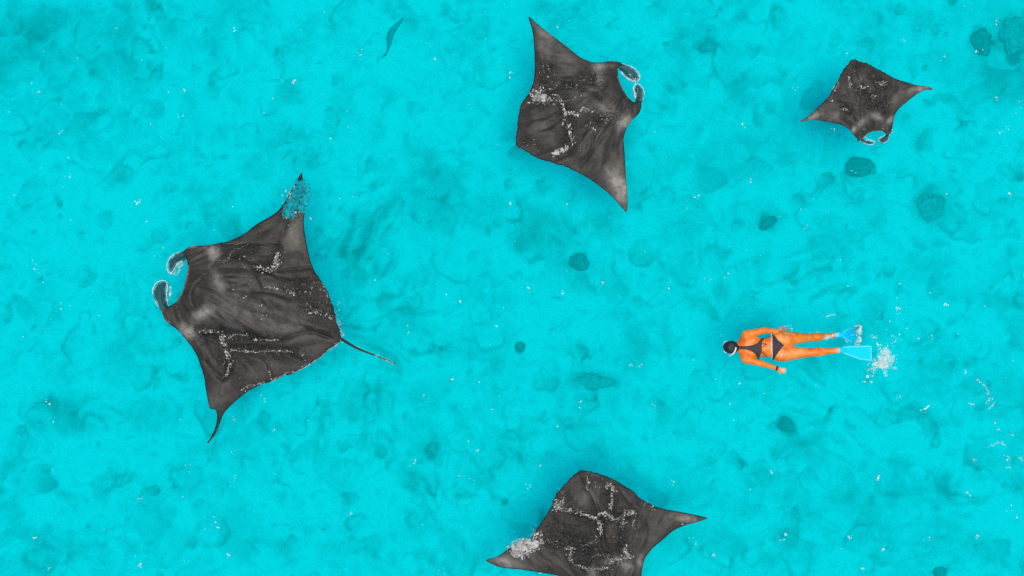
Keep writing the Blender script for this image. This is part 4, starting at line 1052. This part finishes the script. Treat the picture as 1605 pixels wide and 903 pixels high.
def build_person():
    s = SDF((-0.76, -0.45, -0.36), (1.12, 0.40, 0.14), 0.0072)
    # trunk, lying face down
    s.ell(P3(335, 270, -0.075), (0.20, 0.165, 0.115), 0.02)
    s.ell(P3(300, 262, -0.05), (0.11, 0.185, 0.075), 0.05)
    s.ell(P3(440, 276, -0.085), (0.19, 0.137, 0.092), 0.05)
    s.ell(P3(552, 266, -0.085), (0.15, 0.218, 0.108), 0.05)
    for zy, sg in ((212, 1), (325, -1)):
        s.ell(P3(578, zy, -0.03), (0.135, 0.105, 0.10), 0.035)             # buttocks
        s.ell(P3(335, 270 - sg * 48, 0.012), (0.085, 0.05, 0.045), 0.022)    # shoulder blades
    s.ell(P3(620, 263, 0.075), (0.10, 0.008, 0.05), 0.012, cut=True)
    s.ell(P3(400, 271, 0.075), (0.26, 0.014, 0.055), 0.022, cut=True)        # spine hollow
    # neck and head
    s.cone(P3(275, 272, -0.035), P3(215, 272, -0.055), 0.062, 0.055, 0.04)
    s.ell(P3(182, 272, -0.06), (0.108, 0.080, 0.10), 0.025)
    s.ell(P3(196, 272, -0.12), (0.075, 0.055, 0.06), 0.03)                 # jaw
    s.cone(P3(176, 272, -0.16), P3(184, 272, -0.185), 0.010, 0.016, 0.012)   # nose
    for sg in (1, -1):
        s.ell(P3(188, 272 - sg * 44, -0.075), (0.028, 0.014, 0.020), 0.008)  # ears
        s.ell(P3(168, 272 - sg * 17, -0.155), (0.016, 0.02, 0.014), 0.008, cut=True)
    s.ell(P3(206, 272, -0.165), (0.008, 0.024, 0.014), 0.01)               # lips
    # arms
    def arm(sh, el, wr, tip, side):
        s.cone(sh, el, 0.062, 0.043, 0.045)
        s.cone(el, wr, 0.045, 0.027, 0.02)
        e = np.array(wr); d = np.array(tip) - e; Ld = np.linalg.norm(d); d = d / Ld
        up = np.array([0, 0, 1.0]); lt = np.cross(up, d); lt /= np.linalg.norm(lt)
        palm = e + d * 0.055
        s.cone(e, palm + d * 0.02, 0.026, 0.030, 0.012, 0.55)
        for k, (off, ln) in enumerate(((-0.030, 0.062), (-0.010, 0.075), (0.010, 0.072), (0.029, 0.055))):
            a = palm + lt * off * 0.8 + d * 0.012
            m = a + d * ln * 0.55 + lt * off * 0.25 - up * 0.004
            q = m + d * ln * 0.45 - up * 0.016
            s.cone(a, m, 0.0095, 0.0088, 0.004); s.cone(m, q, 0.0088, 0.0072, 0.004)
        th = e + d * 0.02 + lt * side * 0.026
        tm = th + d * 0.03 + lt * side * 0.024
        s.cone(th, tm, 0.013, 0.0105, 0.008); s.cone(tm, tm + d * 0.03 + lt * side * 0.006, 0.0105, 0.0085, 0.004)
    arm(P3(297, 172, -0.03), P3(442, 140, -0.01), P3(548, 146, -0.085), P3(604, 138, -0.11), 1)
    arm(P3(292, 366, -0.03), P3(404, 396, -0.01), P3(545, 440, -0.012), P3(604, 458, -0.03), -1)
    s.cone(P3(300, 200, -0.03), P3(292, 340, -0.03), 0.06, 0.06, 0.05)
    # legs
    def leg(hip, knee, ank, toe):
        hip, knee, ank, toe = map(np.array, (hip, knee, ank, toe))
        s.cone(hip, knee, 0.112, 0.058, 0.05)
        m = knee + (ank - knee) * 0.34
        s.cone(knee, m, 0.055, 0.064, 0.03); s.cone(m, ank, 0.064, 0.037, 0.02)
        s.cone(ank, ank + (toe - ank) * 0.5, 0.036, 0.038, 0.02, 0.9); s.cone(ank + (toe - ank) * 0.4, toe, 0.038, 0.036, 0.02, 0.6)
    leg(P3(612, 205, -0.085), P3(800, 200, -0.20), P3(950, 183, -0.075), P3(1040, 176, -0.10))
    leg(P3(612, 322, -0.065), P3(815, 313, -0.055), P3(985, 300, -0.030), P3(1060, 294, -0.06))
    V, F = s.mesh()
    V = smooth_mesh(V, F, 2)
    off = np.array([OX, OY, 0.035])
    root = mesh_obj('person', V + off, F, M_BODY, loc=(OX, OY, 0.035))
    tag(root, 'swimmer in dark bikini, snorkel mask and blue fins floating face down', 'person')
    x, y, z = V.T
    nz = Noise(801)
    skin = np.tile(np.array([0.84, 0.205, 0.014]), (len(V), 1))
    pale = np.array([0.86, 0.40, 0.13])
    red = np.array([0.52, 0.085, 0.012])  # darker red that paints muscle shading into the skin
    def mixin(c, m):
        nonlocal skin
        skin = skin * (1 - m[:, None]) + c * m[:, None]
    for zy in (205, 325):                                    # lighter skin on the hips
        c = P3(570, zy, 0); mixin(pale, 0.75 * np.exp(-((x - c[0]) / 0.12) ** 2 - ((y - c[1]) / 0.085) ** 2))
    mixin(red, 0.5 * sstep(-0.1, 0.7, nz.fbm(x * 8, y * 8, 4)))
    mixin(pale, 0.45 * sstep(0.1, 0.7, nz.fbm(x * 6 + 20, y * 9, 3)))
    for zx, zy, r in ((290, 330, .06), (270, 220, .08), (440, 330, .06)):
        c = P3(zx, zy, 0); mixin(red, 0.5 * np.exp(-((x - c[0]) / r) ** 2 - ((y - c[1]) / r) ** 2))  # muscle shading painted as darker red patches
    c = P3(690, 318, 0); mixin(pale, 0.5 * np.exp(-((x - c[0]) / 0.12) ** 2 - ((y - c[1]) / 0.07) ** 2))
    c = P3(600, 456, 0); mixin(np.array([0.78, 0.55, 0.38]), 0.9 * np.exp(-((x - c[0]) / 0.06) ** 2 - ((y - c[1]) / 0.06) ** 2))
    c = P3(1030, 298, 0); mixin(np.array([0.75, 0.45, 0.3]), 0.8 * np.exp(-((x - c[0]) / 0.05) ** 2 - ((y - c[1]) / 0.06) ** 2))
    cattr(root, 'skin_colour', skin)
    bvh = BVHTree.FromPolygons([Vector(v) for v in V], [tuple(f) for f in F])
    def surf(xx, yy):
        h = bvh.ray_cast(Vector((xx, yy, 1)), Vector((0, 0, -1)))
        return (h[0].z, h[1]) if h[0] is not None else (None, None)
    def cloth(name, poly, mat, th=0.005, g=0.008, drop=True):
        """fabric that follows the body: an outline laid over the skin, with thickness"""
        o2 = np.array([B(*p) for p in poly]); lo, hi = o2.min(0), o2.max(0)
        nn = np.maximum(2, np.ceil((hi - lo) / g).astype(int))
        bd = []
        for i in range(len(o2)):
            a, b = o2[i], o2[(i + 1) % len(o2)]; k = max(1, int(np.linalg.norm(b - a) / g))
            bd += [a + (b - a) * j / k for j in range(k)]
        bd = np.array(bd)
        gx, gy = np.meshgrid(np.linspace(lo[0], hi[0], nn[0]), np.linspace(lo[1], hi[1], nn[1]))
        G = np.stack([gx.ravel(), gy.ravel()], 1); G = G[inside(G, o2)]
        if len(G): G = G[seg_dist(G, o2, True) > 0.5 * g]
        rr = delaunay_2d_cdt([Vector(p) for p in bd] + [Vector(p) for p in G], [(i, (i + 1) % len(bd)) for i in range(len(bd))], [], 1, 1e-6)
        Q = [v[:] for v in rr[0]]; Vt, Vb = [], []
        zs = [surf(*q)[0] for q in Q]
        good = [a for a in zs if a is not None]; zmin = min(good) if good else 0
        for q, a in zip(Q, zs):
            a = zmin - 0.01 if a is None else a
            Vt.append((q[0], q[1], a + th)); Vb.append((q[0], q[1], a - 0.006))
        M = len(Q); FF = []; cnt = {}
        for f in rr[2]:
            f = list(f); a, b, c = f
            if (Q[b][0] - Q[a][0]) * (Q[c][1] - Q[a][1]) - (Q[b][1] - Q[a][1]) * (Q[c][0] - Q[a][0]) < 0: f = f[::-1]
            FF.append(tuple(f)); FF.append(tuple(i + M for i in f[::-1]))
            for q in range(3):
                e = (f[q], f[(q + 1) % 3]); k = tuple(sorted(e)); cnt[k] = None if k in cnt else e
        for e in cnt.values():
            if e: FF.append((e[1], e[0], e[0] + M, e[1] + M))
        o = mesh_obj(name, np.array(Vt + Vb), FF, mat); o.parent = root
        return o
    top = cloth('bikini_top', [(238, 262), (300, 262), (345, 256), (385, 238), (415, 205), (440, 196), (425, 225), (418, 262), (422, 300), (408, 340), (404, 374), (388, 362), (372, 330), (335, 302), (295, 290), (240, 286)], M_BIKINI)
    top['label'] = 'dark grey halter bikini top with open back'
    bot = cloth('bikini_bottom', [(506, 158), (522, 184), (548, 218), (575, 240), (594, 258), (578, 274), (552, 305), (532, 335), (514, 374), (506, 372), (503, 320), (503, 220)], M_BIKINI)
    bot['label'] = 'dark grey triangular bikini bottom'
    cl = cloth('waist_piping', [(496, 168), (503, 166), (502, 260), (505, 366), (499, 366), (494, 260)], M_STRAPW, 0.007)
    cl.parent = bot
    for k, line in enumerate(([(416, 250), (436, 244), (462, 258)], [(410, 305), (436, 322), (462, 348)], [(425, 215), (455, 195), (490, 182)], [(418, 272), (440, 262), (452, 240)])):
        pts = catmull([B(*p) for p in line], 0.01, False)
        path = []
        for q in pts:
            zz_, _ = surf(*q)
            path.append((q[0], q[1], (zz_ if zz_ is not None else 0) + 0.003))
        VV, FF = tube(path, [0.0055] * len(path), 6)
        st = mesh_obj('strap', np.array(VV), FF, M_BIKINI); st.parent = top
    # hair: a wet cap of strands with the ends gathered at the nape
    hs = SDF((-0.72, -0.13, -0.2), (-0.42, 0.12, 0.1), 0.006)
    hs.ell(P3(180, 272, -0.045), (0.117, 0.093, 0.098), 0.01)
    hs.ell(P3(222, 276, 0.0), (0.055, 0.035, 0.030), 0.03)
    hs.ell(P3(165, 272, -0.165), (0.16, 0.12, 0.085), 0.01, cut=True)
    HV, HF = hs.mesh()
    a = np.arctan2(HV[:, 1], HV[:, 0] + 0.57)
    HV = smooth_mesh(HV, HF, 1)
    c = np.array(P3(182, 272, -0.06)); d = HV - c; d /= np.linalg.norm(d, axis=1)[:, None]
    HV += d * (0.003 * np.sin(HV[:, 1] * 420 + 30 * HV[:, 0]))[:, None]
    hair = mesh_obj('hair', HV, HF, M_HAIR); hair.parent = root
    # mask: silicone skirt and frame round the face, lens, strap
    def ring(cx, cy, cz, rx, ry, r, tilt, n=40, m=8):
        Vr, Fr = [], []
        for i in range(n):
            t = 2 * math.pi * i / n
            e = lambda q: math.copysign(abs(q) ** 0.75, q)
            p = Vector((e(math.cos(t)) * rx, e(math.sin(t)) * ry, 0)); o = p.normalized()
            for j in range(m):
                u = 2 * math.pi * j / m
                Vr.append(p + o * (math.cos(u) * r) + Vector((0, 0, math.sin(u) * r * 1.6)))
        for i in range(n):
            for j in range(m):
                Fr.append((i*m + j, ((i+1) % n)*m + j, ((i+1) % n)*m + (j+1) % m, i*m + (j+1) % m))
        Mt = Matrix.Translation((cx, cy, cz)) @ Matrix.Rotation(tilt, 4, 'Y')
        return [tuple(Mt @ v) for v in Vr], Fr, Mt
    VV, FF, Mt = ring(*P3(147, 271, -0.105), 0.046, 0.078, 0.011, R(-38))
    mask = mesh_obj('diving_mask', np.array(VV), FF, M_WHITE); mask.parent = root
    mask['label'] = 'white diving mask rim showing past the forehead'
    VL = [tuple(Mt @ Vector((math.cos(t) * 0.045, math.sin(t) * 0.082, -0.012 + dz))) for dz in (0, -0.005) for t in [2 * math.pi * i / 24 for i in range(24)]]
    FL = [tuple(range(24)), tuple(range(47, 23, -1))] + [(i, i + 24, (i + 1) % 24 + 24, (i + 1) % 24) for i in range(24)]
    ln = mesh_obj('lens', np.array(VL), FL, M_LENS, smooth=False); ln.parent = mask
    pth = catmull([P3(205, 300, -0.20), P3(186, 322, -0.17), P3(166, 338, -0.09), P3(176, 334, -0.02), P3(190, 325, 0.03), P3(203, 308, 0.058), P3(212, 288, 0.075), P3(214, 272, 0.085)], 0.012, False)
    VV, FF = tube(pth, [0.011] * len(pth), 10)
    sn = mesh_obj('snorkel', np.array(VV), FF, M_WHITE); sn.parent = root
    sn['label'] = 'white snorkel tube curving over the head'
    # wristband
    e, t = np.array(P3(545, 440, -0.012)), np.array(P3(404, 396, -0.01))
    d = (t - e) / np.linalg.norm(t - e)
    VV, FF = tube([e - d * 0.004, e + d * 0.0, e + d * 0.024, e + d * 0.028], [0.026, 0.0335, 0.0345, 0.028], 16)
    wb = mesh_obj('wristband', np.array(VV), FF, M_BAND); wb.parent = root
    # fins
    def fin(blade, z0, z1, pocket_a, pocket_b, label):
        o2 = np.array([B(*p) for p in blade])
        ax0 = np.array(B(*pocket_b)); far = np.max((o2 - ax0) @ np.array([1, 0]))
        bd = catmull(o2, 0.012) if False else np.array([o2[i] + (o2[(i + 1) % len(o2)] - o2[i]) * j / 8 for i in range(len(o2)) for j in range(8)])
        g = 0.012; lo, hi = o2.min(0), o2.max(0)
        gx, gy = np.meshgrid(np.arange(lo[0], hi[0], g), np.arange(lo[1], hi[1], g))
        G = np.stack([gx.ravel(), gy.ravel()], 1); G = G[inside(G, o2)]; G = G[seg_dist(G, o2, True) > 0.005]
        rr = delaunay_2d_cdt([Vector(p) for p in bd] + [Vector(p) for p in G], [(i, (i + 1) % len(bd)) for i in range(len(bd))], [], 1, 1e-6)
        Q = np.array([v[:] for v in rr[0]]); t = np.clip((Q[:, 0] - ax0[0]) / far, 0, 1)
        cy = Q[:, 1] - (ax0[1] + t * 0)
        z = z0 + (z1 - z0) * t ** 1.3 + 0.002 * np.cos(cy * 150)
        M = len(Q)
        V2 = np.vstack([np.c_[Q, z + 0.004], np.c_[Q, z - 0.004]]); F2 = []; cnt = {}
        for f in rr[2]:
            f = list(f); a, b, c = f
            if (Q[b, 0] - Q[a, 0]) * (Q[c, 1] - Q[a, 1]) - (Q[b, 1] - Q[a, 1]) * (Q[c, 0] - Q[a, 0]) < 0: f = f[::-1]
            F2.append(tuple(f)); F2.append(tuple(i + M for i in f[::-1]))
            for q in range(3):
                e = (f[q], f[(q + 1) % 3]); k = tuple(sorted(e)); cnt[k] = None if k in cnt else e
        for e in cnt.values():
            if e: F2.append((e[1], e[0], e[0] + M, e[1] + M))
        fo = mesh_obj('swim_fin', V2, F2, M_FIN); fo.parent = root; fo['label'] = label
        zf = lambda p: z0 + (z1 - z0) * np.clip((p[0] - ax0[0]) / far, 0, 1) ** 1.3
        for line in ([0, 1, 2], [2, 3], [3, 4, 5, 6]):
            pts = []
            for i in range(len(line) - 1):
                a, b = o2[line[i]], o2[line[i + 1]]
                pts += [a + (b - a) * j / 8 for j in range(8)]
            pts.append(o2[line[-1]])
            VV, FF = tube([(p[0], p[1], zf(p)) for p in pts], [0.010] * len(pts), 8)
            rl = mesh_obj('rail', np.array(VV), FF, M_FINRIM); rl.parent = fo
        a, b = np.array(pocket_a), np.array([*B(*pocket_b), z0])
        pth = [a + (b - a) * q for q in (0, 0.1, 0.35, 0.7, 1.0, 1.25)]
        VV, FF = tube(pth, [0.034, 0.041, 0.043, 0.04, 0.036, 0.015], 14, 0.72)
        pk = mesh_obj('foot_pocket', np.array(VV), FF, M_FIN); pk.parent = fo
    fin([(1040, 278), (1120, 267), (1280, 264), (1282, 375), (1200, 366), (1120, 338), (1042, 306)], -0.055, -0.045, P3(1012, 298, -0.045), (1075, 294), 'bright blue swim fin flat at the surface')
    fin([(1046, 168), (1092, 136), (1162, 122), (1170, 240), (1112, 216), (1080, 200), (1048, 184)], -0.10, -0.42, P3(1000, 179, -0.08), (1062, 175), 'blue swim fin pushed down under water')
    return root
build_person()

# splashes round the swimmer
rs = np.random.RandomState(77)
it = []
for line, n, sp, sz, tone in [(zz(ZP, (915, 205), (960, 185), (1020, 170)), 60, 1.6, 0.9, (.55, .9)), (zz(ZP, (850, 155), (880, 160)), 6, 1.0, 0.7, (.5, .85)), (zz(ZP, (1150, 110), (1175, 108)), 10, 1, 0.8, HI), (zz(ZP, (1195, 105), (1200, 120)), 14, 1.2, 1.0, HI),
                              (zz(ZP, (1185, 140), (1195, 180), (1185, 225)), 30, 1.4, 1.0, HI), (zz(ZP, (1145, 245), (1190, 250)), 16, 1.2, 0.9, HI), (zz(ZP, (1165, 130), (1168, 235)), 18, 0.5, 0.7, HI),
                              (zz(ZP, (1370, 290), (1400, 340), (1430, 380)), 80, 5.0, 1.0, (.4, .75)), (zz(ZP, (1295, 400), (1340, 410), (1400, 420)), 90, 3.6, 1.2, HI), (zz(ZP, (1360, 340), (1380, 400)), 60, 4.0, 1.0, (.5, .85)), (zz(ZP, (1430, 430), (1490, 445)), 24, 2.0, 0.7, (.4, .7)),
                              (zz(ZP, (1390, 460), (1398, 500)), 22, 1.5, 1.0, HI), (zz(ZP, (1260, 430), (1290, 470), (1320, 465)), 22, 2.5, 0.9, HI), (zz(ZP, (1240, 510), (1255, 500)), 10, 1, 1.1, HI), (zz(ZP, (1215, 545), (1240, 540)), 9, 0.8, 0.9, HI), (zz(ZP, (1280, 545)), 8, 1.2, 0.9, HI) if False else (zz(ZP, (1275, 545), (1290, 540)), 8, 0.8, 0.9, HI),
                              (zz(ZP, (1285, 190), (1320, 190)), 18, 1.5, 0.9, HI), (zz(ZP, (1325, 230), (1340, 260)), 10, 0.8, 0.8, HI), (zz(ZP, (1460, 220), (1490, 190), (1450, 250)), 16, 4, 0.7, MID), (zz(ZP, (920, 35), (960, 20), (1000, 17)), 14, 0.7, 0.9, HI), (zz(ZP, (560, 140), (600, 130), (625, 100), (660, 125)), 24, 1.8, 0.8, HI), (zz(ZP, (600, 455), (615, 445)), 6, 0.6, 0.7, HI),
                              (zz(ZP, (1120, 180), (1140, 175)), 5, 0.6, 0.7, HI), (zz(ZP, (1060, 210), (1110, 215)), 8, 1.6, 0.6, HI), (zz(ZP, (1300, 30), (1520, 10), (1600, 60)), 8, 6, 0.8, HI), (zz(ZP, (785, 160), (830, 152)), 4, 1, 0.6, MID)]:
    it += along(line, int(n * 1.1), sp * 1.1, sz * 0.72, rs, (0.6, 1.0), None, (0.9, 0.99, 0.97))
it += film(zz(ZP, (1385, 290), (1400, 340), (1420, 380)), 30, 3.0, 2.2, rs, 0.13, (0.95, 1.0), (0.82, 0.97, 0.93))
it += film(zz(ZP, (1300, 400), (1345, 405), (1410, 415)), 40, 2.4, 2.0, rs, 0.3, (0.95, 1.0), (0.86, 0.97, 0.93))
it += film(zz(ZP, (1360, 350), (1385, 400)), 26, 3.0, 2.0, rs, 0.18, (0.95, 1.0), (0.84, 0.97, 0.93))
it += film(zz(ZP, (920, 200), (970, 185), (1025, 170)), 20, 1.3, 1.4, rs, 0.22, (0.95, 1.0), (0.86, 0.97, 0.93))
it += film(zz(ZP, (1190, 120), (1195, 180), (1185, 240)), 24, 1.4, 1.5, rs, 0.28, (0.95, 1.0), (0.84, 0.97, 0.93))
foam_glint_obj('splash', it, 'white splashes kicked up around the swimmer\'s fins and legs', 'splash', 5)

# foam, and sun glints shaped as flecks, on the open water
rs = np.random.RandomState(99)
it = []
for i in range(330):
    px, py = rs.uniform(-80, 1690), rs.uniform(-60, 960)
    it += along([(px, py)], 1 if rs.rand() < 0.75 else 3, 3.0, 0.8 if rs.rand() < 0.8 else 1.3, rs, (0.6, 0.95), None, (0.8, 0.98, 0.95))
for px, py, n in [(220, 886, 7), (288, 140, 4), (1376, 750, 8), (1332, 842, 7), (1384, 861, 5), (1352, 892, 4), (1532, 842, 5), (1232, 838, 4), (55, 842, 4), (800, 319, 4), (945, 443, 5), (882, 460, 4), (1407, 484, 6), (1483, 477, 4), (1209, 740, 3), (910, 630, 4), (989, 573, 3), (1120, 870, 4), (708, 596, 3), (748, 707, 3), (358, 869, 4), (95, 208, 3), (460, 128, 3)]:
    it += along([(px, py)], n, 1.6, 1.0, rs, (0.6, 0.95), None, (0.9, 0.98, 1.0))
for line, n, sp in [([(1530, 594), (1540, 600), (1549, 614), (1551, 622)], 34, 0.8), ([(1551, 623), (1547, 631)], 12, 0.8), ([(1549, 641), (1558, 633), (1558, 630)], 14, 0.6), ([(1518, 632), (1527, 634)], 8, 0.8), ([(1513, 580), (1514, 587)], 8, 0.5), ([(1559, 663)], 6, 1), ([(1565, 674)], 5, 1), ([(1553, 700), (1563, 693), (1574, 697)], 16, 1.0), ([(1524, 720), (1530, 722)], 8, 1.5),
                    ([(1577, 715), (1583, 723)], 8, 1.5), ([(1576, 733), (1585, 733)], 10, 0.7), ([(1596, 715), (1603, 722)], 8, 1.5), ([(1586, 680), (1587, 684)], 4, 0.6), ([(60, 440), (70, 420), (20, 400)], 6, 6), ([(1590, 150), (1600, 180)], 6, 5)]:
    it += along(line, n, sp, 0.75, rs, (0.5, 0.9), None, (0.85, 0.98, 1.0))
foam_glint_obj('foam_glint_flecks', it, 'tiny white foam and sun glints shaped as flecks, scattered over the open water', 'foam', 6)
